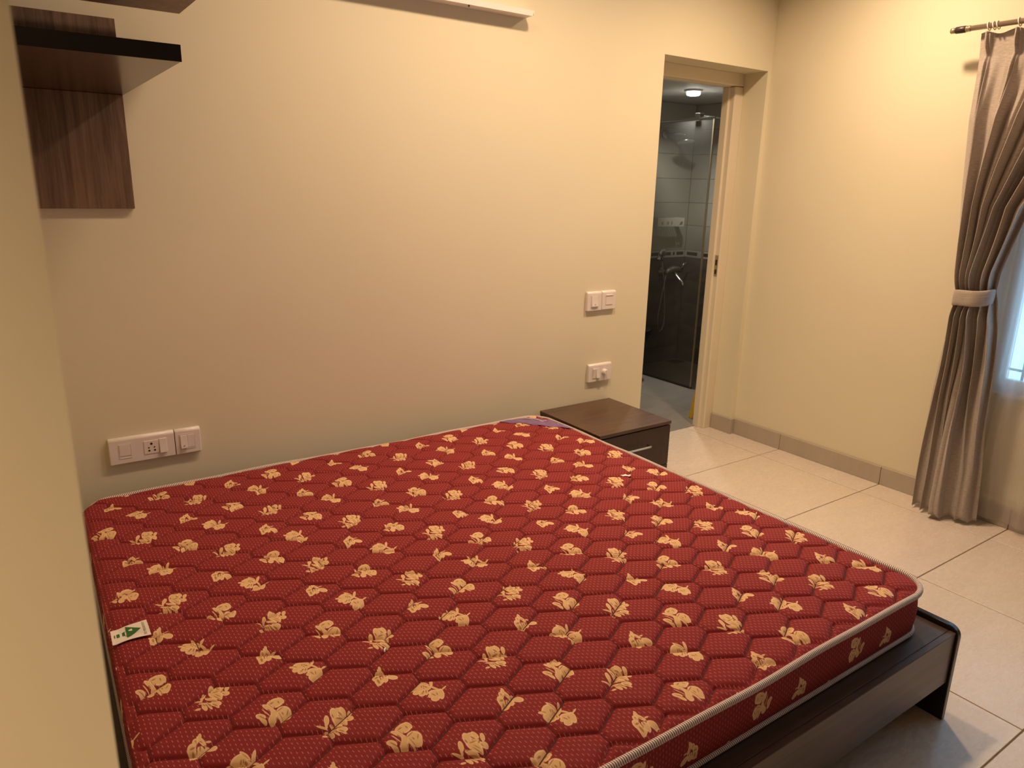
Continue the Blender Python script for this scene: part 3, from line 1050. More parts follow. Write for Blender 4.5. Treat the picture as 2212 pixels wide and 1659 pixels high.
# purple ribbon across the head corner on the right
band = [(1.7455, 2.5878), (1.790, 2.5835), (1.835, 2.571), (1.889, 2.545), (1.930, 2.507), (1.9540, 2.460), (1.9645, 2.395), (1.9650, 2.336),
        (1.9289, 2.3757), (1.8688, 2.4424), (1.8186, 2.5005), (1.7424, 2.5752)]
inner = [band[11], band[10], band[9], band[8]]
up_, lo_ = band[:8], [(1.7424, 2.5752), (1.775, 2.5440), (1.8186, 2.5005), (1.8450, 2.4710), (1.8688, 2.4424), (1.8980, 2.4090), (1.9289, 2.3757), (1.9650, 2.336)]
bm = bmesh.new()
rowsb = []
for (a, b) in zip(up_, lo_):
    r_ = []
    for k in range(6):
        t_ = k / 5
        x, y = a[0] * (1 - t_) + b[0] * t_, a[1] * (1 - t_) + b[1] * t_
        r_.append(bm.verts.new((x, y, max(topz(x, y), MZ1 - 0.004) + 0.0035)))
    rowsb.append(r_)
for r0, r1 in zip(rowsb, rowsb[1:]):
    for k in range(5):
        try:
            bm.faces.new((r0[k], r0[k + 1], r1[k + 1], r1[k]))
        except ValueError:
            pass
bmesh.ops.remove_doubles(bm, verts=bm.verts, dist=0.0003)
r_ = bmesh.ops.extrude_face_region(bm, geom=list(bm.faces))
for g_ in r_['geom']:
    if isinstance(g_, bmesh.types.BMVert):
        g_.co.z -= 0.0012
rib = bm_obj('corner_ribbon', bm, MAT['purple'], mat_t)
rib['label'] = 'purple ribbon with pale lettering across the head corner'
# pale script on the ribbon (illegible in the photo: a run of small joined letters)
A, B = Vector((1.8560, 2.5530, 0)), Vector((1.9215, 2.4740, 0))
dirv = (B - A).normalized()
nrm = Vector((-dirv.y, dirv.x, 0))
bm = bmesh.new()
L_ = (B - A).length
prev = []
for k in range(61):
    s_ = k / 60
    h_ = 0.0030 * math.sin(k * 1.45) + (0.003 if k in (2, 3, 27, 28) else 0)
    p = A + dirv * (L_ * s_ + 0.0012 * math.cos(k * 1.45)) + nrm * h_
    z = max(topz(p.x, p.y), MZ1 - 0.004) + 0.0045
    prev.append((p.x, p.y, z))
add_tube(bm, prev, 0.0015, 5)
bm_obj('lettering', bm, MAT['lavender'], rib)
A2, B2 = Vector((1.935, 2.4130, 0)), Vector((1.952, 2.3820, 0))
d2 = (B2 - A2).normalized()
n2 = Vector((-d2.y, d2.x, 0))
pts2 = []
for k in range(17):
    s_ = k / 16
    p = A2 + (B2 - A2) * s_ + n2 * (0.0022 * math.sin(k * 1.7))
    pts2.append((p.x, p.y, max(topz(p.x, p.y), MZ1 - 0.004) + 0.0045))
bm_obj('lettering', add_tube(bmesh.new(), pts2, 0.0007, 5), MAT['lavender'], rib)

# bits lying on the mattress
bm = bmesh.new()
sp = [(1.7690, 1.8230), (1.7730, 1.8160), (1.7840, 1.8140), (1.7905, 1.8060), (1.7985, 1.8050), (1.7960, 1.7960), (1.7870, 1.7950), (1.7800, 1.8010), (1.7720, 1.8010), (1.7690, 1.8100), (1.7650, 1.8150)]
zt_ = max(topz(x, y) for x, y in sp)
A_ = [bm.verts.new((x, y, zt_ + 0.0010 + 0.0035 * (i % 3) / 2)) for i, (x, y) in enumerate(sp)]
B_ = [bm.verts.new(v.co - Vector((0, 0, 0.0010))) for v in A_]
bm.faces.new(A_)
bm.faces.new(B_[::-1])
for i in range(len(sp)):
    k = (i + 1) % len(sp)
    bm.faces.new((A_[i], B_[i], B_[k], A_[k]))
tag(bm_obj('paper_scrap', bm, MAT['paper']), 'tiny torn white paper scrap on the mattress near the nightstand', 'paper scrap')
p0, p1 = (0.6035, 1.3435), (0.5955, 1.3305)
zz = max(topz(*p0), topz(*p1))
tag(bm_obj('thread_scrap', add_tube(bmesh.new(), [(p0[0], p0[1], zz + 0.0030), (0.599, 1.338, zz + 0.0042), (p1[0], p1[1], zz + 0.0030)], [0.0017, 0.0022, 0.0020], 8), MAT['paper'], None, True),
    'tiny white shred lying on a gold flower, left half of the mattress', 'scrap')

# ------------------------------------------------------------------ nightstand
NX0, NX1, NY0, NY1 = 2.062, 2.510, 2.270, 2.710
ns = thing('nightstand', 'small dark brown nightstand with drawer between bed and doorway', 'nightstand', ((NX0 + NX1) / 2, (NY0 + NY1) / 2, 0))
box('top_board', NX0, NX1, NY0 - 0.002, NY1, 0.367, 0.383, MAT['stand_top'], ns, 0.0012)
for a, b in ((NX0 + 0.001, NX0 + 0.017), (NX1 - 0.017, NX1 - 0.001)):
    box('side_panel', a, b, NY0 + 0.020, NY1 - 0.001, 0.0005, 0.3665, MAT['stand_body'], ns, 0.001)
box('back_panel', NX0 + 0.0175, NX1 - 0.0175, NY1 - 0.010, NY1 - 0.002, 0.03, 0.366, MAT['stand_body'], ns)
box('bottom_panel', NX0 + 0.0175, NX1 - 0.0175, NY0 + 0.021, NY1 - 0.011, 0.03, 0.045, MAT['stand_body'], ns)
dr = box('drawer', NX0 + 0.002, NX1 - 0.002, NY0 + 0.001, NY0 + 0.0185, 0.166, 0.3615, MAT['stand_body'], ns, 0.0012)
hz, hx0, hx1 = 0.286, 2.205, 2.365
hp = [(hx0, NY0 + 0.001, hz), (hx0, NY0 - 0.016, hz), (hx0 + 0.004, NY0 - 0.023, hz), (hx0 + 0.012, NY0 - 0.025, hz),
      (hx1 - 0.012, NY0 - 0.025, hz), (hx1 - 0.004, NY0 - 0.023, hz), (hx1, NY0 - 0.016, hz), (hx1, NY0 + 0.001, hz)]
h_ = tube('handle', hp, 0.0048, MAT['steel'], dr, 10)
h_['label'] = 'silver bar handle'
box('door', NX0 + 0.002, NX1 - 0.002, NY0 + 0.001, NY0 + 0.0185, 0.031, 0.1635, MAT['stand_body'], ns, 0.0012)
box('plinth', NX0 + 0.0175, NX1 - 0.0175, NY0 + 0.03, NY0 + 0.045, 0.0005, 0.0295, MAT['stand_body'], ns)

# ------------------------------------------------------------------ corner shelves at the left
sh = thing('corner_shelf', 'brown wood corner shelf with back panel, lower of the two', 'shelf', (0.2, 2.3, 1.339))
box('back_panel', XL + 0.001, 0.3795, YB - 0.019, YB - 0.0008, 1.339, 1.6845, MAT['walnut'], sh, 0.001)
box('back_panel', XL + 0.001, 0.3795, YB - 0.019, YB - 0.0008, 1.7195, 1.902, MAT['walnut'], sh, 0.001)
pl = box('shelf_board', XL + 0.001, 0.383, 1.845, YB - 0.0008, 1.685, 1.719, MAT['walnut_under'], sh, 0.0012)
box('front_edging', XL + 0.001, 0.3835, 1.8425, 1.8446, 1.6845, 1.7195, MAT['shelf_front'], sh, 0.0004)
us = thing('corner_shelf', 'brown wood shelf board cut off by the top edge of the photo', 'shelf', (0.28, 2.1, 1.925))
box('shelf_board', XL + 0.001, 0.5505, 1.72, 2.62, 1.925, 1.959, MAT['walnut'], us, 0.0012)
box('front_edging', XL + 0.001, 0.551, 1.7175, 1.7196, 1.9245, 1.9595, MAT['shelf_front'], us, 0.0004)

# ------------------------------------------------------------------ white batten at the top of the back wall
bt = thing('light_batten', 'slim white unlit light batten high on the back wall', 'light fitting', (1.3, YB - 0.03, 2.09))
bm = bmesh.new()
x0_, x1_ = 0.72, 1.925
prof = [(YB - 0.060, 2.109), (YB - 0.060, 2.130), (YB - 0.0008, 2.130), (YB - 0.0008, 2.109)]
ins = [0.004, 0.0, 0.0, 0.004]
Aa = [bm.verts.new((x0_ + i, y, z)) for (y, z), i in zip(prof, ins)]
Bb = [bm.verts.new((x1_ - i, y, z)) for (y, z), i in zip(prof, ins)]
bm.faces.new(Aa)
bm.faces.new(Bb[::-1])
for i in range(4):
    k = (i + 1) % 4
    bm.faces.new((Aa[i], Bb[i], Bb[k], Aa[k]))
bm_obj('housing', bm, MAT['batten'], bt)
box('end_cap', x1_ - 0.0005, x1_ + 0.003, YB - 0.0606, YB - 0.045, 2.112, 2.1306, MAT['batten'], bt, 0.0008)
for xs_ in (1.62, 0.98):
    bm_obj('screw', add_tube(bmesh.new(), [(xs_, YB - 0.052, 2.1108), (xs_, YB - 0.052, 2.1030)], 0.0035, 8), MAT['slot_dark'], bt)
box('mounting_clip', 1.60, 1.615, YB - 0.05, YB - 0.001, 2.1303, 2.1345, MAT['steel'], bt)

# ------------------------------------------------------------------ switch and socket plates


def plate_mesh(name, x0, x1, z0, z1, parent, d=0.015):
    """cover plate with a generously rounded top shoulder and crisp lower edge"""
    y1 = YB - 0.0006
    r = 0.0115
    poly = [(y1, z0), (y1 - d + 0.002, z0), (y1 - d, z0 + 0.002)]
    for k in range(9):
        a = math.pi / 2 * k / 8
        poly.append((y1 - d + r - r * math.cos(a), z1 - r + r * math.sin(a)))
    poly.append((y1, z1))
    bm = bmesh.new()
    bvx = 0.0022
    loops = []
    for x, inset in ((x0, 0.0014), (x0 + bvx, 0.0), (x1 - bvx, 0.0), (x1, 0.0014)):
        cy, cz = y1, (z0 + z1) / 2
        lp = []
        for (y, z) in poly:
            yy_ = y if y > y1 - 0.001 else y + inset
            lp.append(bm.verts.new((x, yy_, z + (inset if z < cz else -inset) * 0.8)))
        loops.append(lp)
    n_ = len(poly)
    for l0, l1 in zip(loops, loops[1:]):
        for k in range(n_):
            bm.faces.new((l0[k], l0[(k + 1) % n_], l1[(k + 1) % n_], l1[k]))
    bm.faces.new(loops[0])
    bm.faces.new(loops[-1][::-1])
    o = bm_obj(name, bm, MAT['white_plastic'], parent)
    flags = [abs(p.normal.y) < 0.999 and p.normal.z > 0.05 and abs(p.normal.x) < 0.5 for p in o.data.polygons]
    o.data.polygons.foreach_set('use_smooth', flags)
    return o


YF = YB - 0.0006 - 0.015       # front plane of the plates


def rocker(x0, x1, z0, z1, parent, tilt=1, name='rocker_switch', dot=True):
    """tilted rocker: proud at the bottom (tilt 1) or the top (tilt -1)"""
    a, b = (0.0075, 0.0025) if tilt > 0 else (0.0025, 0.0075)
    poly = [(YF + 0.001, z0), (YF - a, z0), (YF - 0.0045, (z0 + z1) / 2), (YF - b, z1), (YF + 0.001, z1)]
    r = prism(name, poly, 0, x0, x1, MAT['white_plastic'], parent, 0.0008)
    if dot:
        bm_obj('indicator', add_tube(bmesh.new(), [((x0 + x1) / 2, YF - a * 0.9 + 0.001, z0 + 0.010), ((x0 + x1) / 2, YF - a - 0.0006, z0 + 0.010)], 0.0024, 8), MAT['tag_grey'], r)
    return r


def module_gap(x0, x1, z0, z1, parent, name='module_surround'):
    """thin raised surround showing the module outline"""
    bm = bmesh.new()
    w = 0.0016
    for a, b, c, d in ((x0, x1, z0, z0 + w), (x0, x1, z1 - w, z1), (x0, x0 + w, z0 + w, z1 - w), (x1 - w, x1, z0 + w, z1 - w)):
        add_box(bm, a, b, YF - 0.0012, YF + 0.0005, c, d)
    return bm_obj(name, bm, MAT['white_plastic'], parent)


# pair of square plates beside the doorway
p = thing('switch_plate', 'square white switch plate, left of the pair above the nightstand', 'switch', (2.374, YB, 0.897), 'switch plates on the back wall')
plate_mesh('cover_plate', 2.3285, 2.4205, 0.851, 0.945, p)
module_gap(2.350, 2.399, 0.868, 0.927, p)
rocker(2.354, 2.395, 0.872, 0.924, p, 1)
p = thing('switch_plate', 'square white blank plate nearest the doorway, right of the pair', 'switch', (2.469, YB, 0.897), 'switch plates on the back wall')
plate_mesh('cover_plate', 2.4235, 2.5150, 0.852, 0.945, p)
bm = bmesh.new()
add_box(bm, 2.447, 2.492, YF - 0.0025, YF + 0.0005, 0.875, 0.925, 0.0008)
bm_obj('blank_cover', bm, MAT['white_plastic'], p)
box('cover_lip', 2.447, 2.492, YF - 0.0050, YF - 0.0022, 0.9205, 0.925, MAT['white_plastic'], p, 0.0006)
# fan regulator plate below
p = thing('fan_regulator_plate', 'wide white plate with rocker and round knob above the nightstand', 'switch', (2.436, YB, 0.53), 'switch plates on the back wall')
plate_mesh('cover_plate', 2.3590, 2.5130, 0.484, 0.576, p)
module_gap(2.384, 2.432, 0.500, 0.556, p)
rocker(2.409, 2.430, 0.503, 0.553, p, 1, dot=False)
rocker(2.386, 2.408, 0.503, 0.553, p, -1, dot=False)
pts_, rad_ = lathe_pts((2.462, YF + 0.001, 0.530), (0, -1, 0), [(0, 0.0165), (0.004, 0.0165), (0.005, 0.0145), (0.018, 0.0130), (0.0195, 0.0115)])
kn = bm_obj('regulator_knob', add_tube(bmesh.new(), pts_, rad_, 24), MAT['white_plastic'], p)
box('pointer_ridge', 2.4605, 2.4635, YF - 0.0205, YF - 0.0183, 0.520, 0.541, MAT['white_plastic'], kn)
# long plate behind the bed
p = thing('socket_plate', 'long white socket plate just above the mattress, far left', 'socket', (0.32, YB, 0.524), 'switch plates on the back wall')
plate_mesh('cover_plate', 0.2165, 0.4245, 0.477, 0.5705, p)
module_gap(0.246, 0.285, 0.497, 0.548, p)
box('blank_cover', 0.2485, 0.2825, YF - 0.0016, YF + 0.0005, 0.5060, 0.5455, MAT['white_plastic'], p, 0.0005)
sk = box('socket_face', 0.325, 0.3725, YF - 0.0018, YF + 0.0005, 0.499, 0.5465, MAT['white_plastic'], p, 0.0006)
for (hx, hz2, r1_, r2_) in ((0.3490, 0.5350, 0.0042, 0.0042), (0.3400, 0.5215, 0.0026, 0.0030), (0.3580, 0.5215, 0.0026, 0.0030), (0.3405, 0.5105, 0.0034, 0.0036), (0.3585, 0.5105, 0.0034, 0.0036)):
    bmh = bmesh.new()
    add_tube(bmh, [(hx, YF - 0.0012, hz2), (hx, YF - 0.0024, hz2)], r1_, 10)
    bm_obj('pin_hole', bmh, MAT['slot_dark'], sk)
rocker(0.3745, 0.3985, 0.497, 0.5485, p, 1, dot=False)
p = thing('switch_plate', 'square white switch plate joined right of the long socket plate', 'switch', (0.47, YB, 0.524), 'switch plates on the back wall')
plate_mesh('cover_plate', 0.4275, 0.5125, 0.477, 0.5700, p)
module_gap(0.441, 0.4935, 0.494, 0.551, p)
rocker(0.4435, 0.4665, 0.499, 0.547, p, 1)
box('blank_cover', 0.4680, 0.4910, YF - 0.0016, YF + 0.0005, 0.499, 0.547, MAT['white_plastic'], p, 0.0005)

# ------------------------------------------------------------------ curtain, rod, sheer
ROD_X, ROD_Z = 3.450, 2.112
rod = thing('curtain_rod', 'bronze curtain rod with dark sleeve on the right wall', 'curtain rod', (ROD_X, 0.7, ROD_Z))
pts_, rad_ = lathe_pts((ROD_X, 1.742, ROD_Z), (0, -1, 0), [(0, 0.0095), (0.002, 0.0115), (0.018, 0.0115), (0.0185, 0.010), (0.020, 0.010)])
bm_obj('end_cap', add_tube(bmesh.new(), pts_, rad_, 20), MAT['brass'], rod, True)
pts_, rad_ = lathe_pts((ROD_X, 1.7218, ROD_Z), (0, -1, 0), [(0, 0.0125), (0.002, 0.0138), (0.020, 0.0142), (0.040, 0.0138), (0.041, 0.0125)])
bm_obj('sleeve', add_tube(bmesh.new(), pts_, rad_, 20), MAT['rod_dark'], rod, True)
pts_, rad_ = lathe_pts((ROD_X, 1.6805, ROD_Z), (0, -1, 0), [(0, 0.0128), (0.006, 0.0128), (0.007, 0.0108), (0.010, 0.0108), (0.011, 0.0124), (0.017, 0.0124), (0.018, 0.0112)])
bm_obj('collar', add_tube(bmesh.new(), pts_, rad_, 20), MAT['brass'], rod, True)
bm_obj('pole', add_tube(bmesh.new(), [(ROD_X, 1.662, ROD_Z), (ROD_X, 1.0, ROD_Z), (ROD_X, -0.35, ROD_Z)], 0.0108, 20), MAT['rod'], rod, True)
for yb_ in (1.18, -0.25):
    brk = bmesh.new()
    add_tube(brk, [(XR - 0.0008, yb_, ROD_Z + 0.01), (XR - 0.008, yb_, ROD_Z + 0.01)], 0.026, 18)
    add_tube(brk, [(XR - 0.007, yb_, ROD_Z + 0.01), (ROD_X + 0.02, yb_, ROD_Z + 0.004), (ROD_X + 0.012, yb_, ROD_Z)], 0.007, 10)
    bm_obj('wall_bracket', brk, MAT['brass'], rod, True)
ring0 = None
for yk, lab in ((1.592, 'leftmost white curtain ring, nearest the dark rod sleeve'), (1.572, 'second white curtain ring from the rod end, left of a close pair'),
                (1.557, 'third white curtain ring from the rod end, right of a close pair'), (1.479, 'rightmost white curtain ring, alone near the photo edge')):
    if ring0 is None:
        bmr = bmesh.new()
        add_tube(bmr, [(ROD_X + 0.0150 * math.cos(a), yk + 0.004 * math.sin(a), ROD_Z - 0.002 + 0.0160 * math.sin(a)) for a in [math.pi * 2 * k / 24 for k in range(25)]], 0.0023, 8, False)
        ring0 = bm_obj('curtain_ring', bmr, MAT['ring'], None, True)
        r_ = ring0
        yk0, z0r, x0r, y0r = yk, ring0.location.z, ring0.location.x, ring0.location.y
    else:
        r_ = ring0.copy()
        COL.objects.link(r_)
        r_.location = (x0r, y0r + (yk - yk0), z0r)
    tag(r_, lab, 'curtain ring', 'white rings along the curtain rod')

CURT_L = [(2.096, 1.630), (1.947, 1.617), (1.765, 1.609), (1.483, 1.588), (1.249, 1.563), (1.05, 1.536), (1.0, 1.530), (0.926, 1.541), (0.755, 1.552), (0.579, 1.561), (0.377, 1.563), (0.169, 1.563), (0.012, 1.564)]
CURT_R = [(2.096, 0.955), (1.90, 1.015), (1.70, 1.13), (1.55, 1.225), (1.395, 1.315), (1.227, 1.352), (1.129, 1.373), (1.05, 1.378), (1.0, 1.363), (0.902, 1.343), (0.724, 1.331), (0.586, 1.326), (0.447, 1.317), (0.262, 1.296), (0.012, 1.280)]


def interp(tab, z):
    t = sorted(tab)
    return np.interp(z, [a for a, b in t], [b for a, b in t])


cur = thing('curtain', 'taupe pinch-pleat curtain gathered by a tieback at the window', 'curtain', (3.44, 1.45, 0.0))
NF = 6
zs = np.concatenate([np.linspace(2.088, 1.94, 34), np.linspace(1.935, 1.10, 60), np.linspace(1.095, 0.93, 22), np.linspace(0.92, 0.013, 60)])
SN = 340
ss = np.linspace(0, 1, SN)
fold_amp = np.array([0.85, 1.15, 0.75, 1.2, 0.9, 1.1, 1.0])
V, UV = [], []
for z in zs:
    yl, yr = float(interp(CURT_L, z)), float(interp(CURT_R, z))
    ph = ss * NF
    k = np.floor(ph).astype(int).clip(0, NF - 1)
    fr_ = ph - k
    fa = fold_amp[k] * 0.6 + fold_amp[(k + 1)] * 0.4
    # pleat bump centred in each pitch: narrow at the pinch, broad below it
    pin = math.exp(-((z - 2.005) / 0.03) ** 2)
    below = min(max((2.0 - z) / 0.25, 0), 1)
    above = min(max((z - 2.005) / 0.07, 0), 1)
    bump = np.exp(-((fr_ - 0.32) / (0.070 + 0.05 * above + 0.12 * below)) ** 2)
    trip = 0.5 + 0.5 * np.cos((fr_ - 0.32) * 2 * math.pi / 0.085)
    wave = 0.5 - 0.5 * np.cos(2 * math.pi * fr_)
    wave2 = np.sin(2 * math.pi * fr_ * 2 + 1.3 * k + 0.6)
    tie = math.exp(-((z - 1.02) / 0.20) ** 2)
    low = min(max((0.98 - z) / 0.9, 0), 1)
    top = above * (1 - below) + pin
    xc = 3.478 - 0.012 * below
    d = np.zeros(SN)
    d += (1 - below) * bump * (0.044 - 0.020 * pin) * (1 - 0.45 * (1 - trip) * (1 - 0.3 * above)) * fa
    d += below * (1 - low) * (0.058 * bump * fa + 0.014 * wave2 + 0.010 * wave)
    # hanging skirt: two narrow folds, one broad front fold, one broad recessed panel
    lb = np.array([0.0, 0.17, 0.33, 0.66, 1.0001])
    lk = np.clip(np.searchsorted(lb, ss, side='right') - 1, 0, 3)
    lf_ = (ss - lb[lk]) / (lb[lk + 1] - lb[lk])
    la = np.array([0.034, 0.040, 0.062, 0.026])[lk]
    lp = np.array([1.0, 1.0, 0.55, 0.6])[lk]
    d += low * (la * (0.5 - 0.5 * np.cos(2 * math.pi * lf_)) ** lp + 0.003 * wave2)
    d += tie * 0.045 * np.sin(math.pi * np.clip(ss, 0, 1)) ** 0.6
    d += low * 0.045 * np.sin(math.pi * np.clip(ss * 1.05, 0, 1)) ** 0.8
    d *= 1 - 0.34 * math.exp(-((z - 1.018) / 0.055) ** 2)
    # folds lean over each other below the heading
    shear = (0.010 * below * (1 - tie) + 0.007 * tie) * np.sin(2 * math.pi * fr_) * (1 - 0.2 * low)
    swing = 0.006 * math.sin(z * 7) * np.sin(2 * math.pi * ss * 2.3) * below
    y = yl + (yr - yl) * ss + shear * np.sign(yr - yl) + swing
    y[0], y[-1] = yl, yr
    zz = z + (0.006 * np.sin(2 * math.pi * fr_ + 0.5) * (1 if z > 2.078 else 0)) + low * (0.012 * (1 - wave)) * (1 if z < 0.05 else 0)
    for i in range(SN):
        V.append((xc - d[i], y[i], float(zz[i]) if hasattr(zz, '__len__') else zz))
        UV.append((ss[i] * 2.1, z))
F_ = [(r * SN + c, r * SN + c + 1, (r + 1) * SN + c + 1, (r + 1) * SN + c) for r in range(len(zs) - 1) for c in range(SN - 1)]
drape = mesh_obj('drape', V, F_, MAT['curtain'], cur, True, uvs=UV)
so = drape.modifiers.new('thickness', 'SOLIDIFY')
so.thickness = 0.0022
so.offset = 0
# tieback band round the gathered cloth
V, UV, F_ = [], [], []
KT = 64
for (zo, ex) in ((0.985, -0.001), (0.988, 0.001), (1.000, 0.002), (1.018, 0.0025), (1.036, 0.002), (1.047, 0.001), (1.050, -0.001)):
    for k in range(KT + 1):
        a = 2 * math.pi * k / KT
        ca, sa = math.cos(a), math.sin(a)
        ex_ = (abs(ca) ** 2.4 + abs(sa) ** 2.4) ** (-1 / 2.4)
        V.append((3.428 + (0.066 + ex) * ex_ * ca + 0.002 * math.sin(5 * a), 1.450 + (0.071 + ex) * ex_ * sa, zo + 0.008 * (-sa) + 0.002 * math.sin(3 * a)))
        UV.append((k / KT * 0.5, zo))
for r in range(6):
    for k in range(KT):
        F_.append((r * (KT + 1) + k, r * (KT + 1) + k + 1, (r + 1) * (KT + 1) + k + 1, (r + 1) * (KT + 1) + k))
tb = mesh_obj('tieback', V, F_, MAT['curtain'], cur, True, uvs=UV)
so = tb.modifiers.new('thickness', 'SOLIDIFY')
so.thickness = 0.004
so.offset = 0

shr = thing('sheer_curtain', 'white translucent sheer curtain hanging in front of the window', 'curtain', (3.53, 0.7, 0.03))
V, UV = [], []
zs2 = np.concatenate([np.linspace(2.09, 0.15, 26), [0.148, 0.142, 0.14], np.linspace(0.13, 0.03, 8)])
SN2 = 420
sy = np.linspace(1.415, -0.22, SN2)
for z in zs2:
    g_ = min(max((2.09 - z) / 0.4, 0.4), 1)
    d = 0.014 * np.sin(sy * 46 + 0.8 * np.sin(sy * 9)) * g_ + 0.006 * np.sin(sy * 101 + z)
    hem = 0.002 if 0.13 < z < 0.149 else 0
    for y, dd in zip(sy, d):
        V.append((3.534 - dd - hem, y + 0.006 * math.sin(y * 30 + z * 3), z))
        UV.append((1.4 - y, z))
F_ = [(r * SN2 + c, r * SN2 + c + 1, (r + 1) * SN2 + c + 1, (r + 1) * SN2 + c) for r in range(len(zs2) - 1) for c in range(SN2 - 1)]
mesh_obj('voile', V, F_, MAT['sheer'], shr, True, uvs=UV)
tube('track', [(3.534, 1.43, 2.097), (3.534, -0.25, 2.097)], 0.005, MAT['white_plastic'], shr, 10)

# ------------------------------------------------------------------ bathroom fittings
XG = 4.1155
gl = thing('shower_screen', 'clear glass shower screen seen through the doorway', 'shower screen', (XG, 3.95, 0))
box('glass_pane', XG - 0.004, XG + 0.004, 3.568, BY - 0.012, 0.013, 1.908, MAT['glass'], gl)
box('edge_strip', XG - 0.006, XG + 0.006, 3.556, 3.5675, 0.0125, 1.906, MAT['brass'], gl, 0.0008)
box('top_rail', XG - 0.008, XG + 0.008, 3.556, BY - 0.0015, 1.9085, 1.922, MAT['chrome'], gl, 0.001)
box('bottom_rail', XG - 0.008, XG + 0.008, 3.556, BY - 0.0015, 0.0008, 0.0122, MAT['rod_dark'], gl, 0.001)
box('rail_clamp', XG - 0.024, XG + 0.024, 3.675, 3.722, 1.897, 1.950, MAT['chrome'], gl, 0.004)
tube('stabiliser_bar', [(XG + 0.0245, 3.70, 1.933), (BX - 0.0015, 3.70, 1.933)], 0.0065, MAT['chrome'], gl, 10)

cl = thing('ceiling_light', 'small round lit ceiling light in the bathroom', 'light', (4.05, 3.71, 2.06))
pts_, rad_ = lathe_pts((4.05, 3.71, BZ - 0.0006), (0, 0, -1), [(0, 0.062), (0.010, 0.062), (0.012, 0.058)])
bm_obj('base_ring', add_tube(bmesh.new(), pts_, rad_, 28), MAT['white_plastic'], cl, True)
pts_, rad_ = lathe_pts((4.05, 3.71, BZ - 0.0130), (0, 0, -1), [(0, 0.046), (0.016, 0.046), (0.022, 0.041), (0.025, 0.030)])
bm_obj('diffuser', add_tube(bmesh.new(), pts_, rad_, 28), MAT['lamp'], cl, True)

sw = thing('overhead_shower', 'chrome overhead shower on the far bathroom wall', 'shower', (4.447, BY, 1.853))
pts_, rad_ = lathe_pts((4.447, BY - 0.0008, 1.853), (0, -1, 0), [(0, 0.037), (0.006, 0.037), (0.012, 0.030), (0.018, 0.014)])
bm_obj('wall_flange', add_tube(bmesh.new(), pts_, rad_, 20), MAT['dark_chrome'], sw, True)
tube('pipe', [(4.447, BY - 0.018, 1.853), (4.447, BY - 0.16, 1.858), (4.447, BY - 0.20, 1.850), (4.447, BY - 0.215, 1.832)], 0.009, MAT['chrome'], sw)
pts_, rad_ = lathe_pts((4.447, BY - 0.212, 1.838), (0, -0.25, -1), [(0, 0.013), (0.02, 0.016), (0.035, 0.045), (0.045, 0.062), (0.054, 0.062), (0.056, 0.055)])
bm_obj('spray_head', add_tube(bmesh.new(), pts_, rad_, 24), MAT['steel'], sw, True)

rk = thing('bath_rack', 'white slotted bath rack with wire grid on the far bathroom wall', 'rack', (4.50, BY - 0.05, 1.15))
bm = bmesh.new()
RX0, RX1, RY, RZ0, RZ1 = 4.33, 4.632, BY - 0.105, 1.146, 1.215
for a, b, c, d in ((RX0, RX1, 1.184, RZ1), (RX0, RX1, RZ0, 1.157), (RX0, 4.372, 1.157, 1.184), (4.395, 4.432, 1.157, 1.184), (4.455, 4.482, 1.157, 1.184), (4.50, 4.560, 1.157, 1.184), (4.618, RX1, 1.157, 1.184)):
    add_box(bm, a, b, RY, RY + 0.006, c, d)
bm_obj('front_panel', bm, MAT['white_plastic'], rk)
for xx in (RX0, RX1 - 0.006):
    box('side_panel', xx, xx + 0.006, RY + 0.0065, BY - 0.001, RZ0, RZ1, MAT['white_plastic'], rk)
for i in range(13):
    xx = RX0 + 0.016 + i * 0.0225
    tube('grid_wire', [(xx, RY + 0.0065, 1.150), (xx, BY - 0.001, 1.150)], 0.0035, MAT['white_plastic'], rk, 6)

mx = thing('bath_mixer', 'chrome wall mixer tap with spout and hand shower in the bathroom', 'tap', (4.60, BY - 0.05, 0.78))
bm = bmesh.new()
add_tube(bm, [(4.50, BY - 0.062, 0.762), (4.53, BY - 0.066, 0.785), (4.58, BY - 0.066, 0.797), (4.64, BY - 0.066, 0.795), (4.69, BY - 0.062, 0.780)], [0.019, 0.024, 0.027, 0.024, 0.019], 14)
bm_obj('body', bm, MAT['dark_chrome'], mx, True)
for xx in (4.515, 4.675):
    bm = bmesh.new()
    pts_, rad_ = lathe_pts((xx, BY - 0.0008, 0.772), (0, -1, 0), [(0, 0.034), (0.006, 0.033), (0.014, 0.018), (0.046, 0.016)])
    add_tube(bm, pts_, rad_, 16)
    bm_obj('wall_flange', bm, MAT['dark_chrome'], mx, True)
tube('spout', [(4.595, BY - 0.07, 0.775), (4.595, BY - 0.10, 0.745), (4.597, BY - 0.135, 0.715), (4.60, BY - 0.165, 0.690), (4.60, BY - 0.180, 0.668)], [0.017, 0.016, 0.0145, 0.0135, 0.0135], MAT['chrome'], mx)
tube('lever', [(4.675, BY - 0.075, 0.80), (4.69, BY - 0.085, 0.835), (4.735, BY - 0.085, 0.842)], [0.014, 0.012, 0.009], MAT['dark_chrome'], mx)
hs = thing('hand_shower', 'chrome hand shower with hanging hose left of the mixer tap', 'hand shower', (4.44, BY - 0.05, 0.9))
bm = bmesh.new()
add_tube(bm, [(4.468, BY - 0.046, 0.868), (4.452, BY - 0.060, 0.905), (4.440, BY - 0.074, 0.935)], [0.010, 0.0115, 0.013], 12)
pts_, rad_ = lathe_pts((4.441, BY - 0.060, 0.938), (-0.25, -0.85, -0.15), [(0, 0.018), (0.012, 0.030), (0.026, 0.032), (0.029, 0.026)])
add_tube(bm, pts_, rad_, 18)
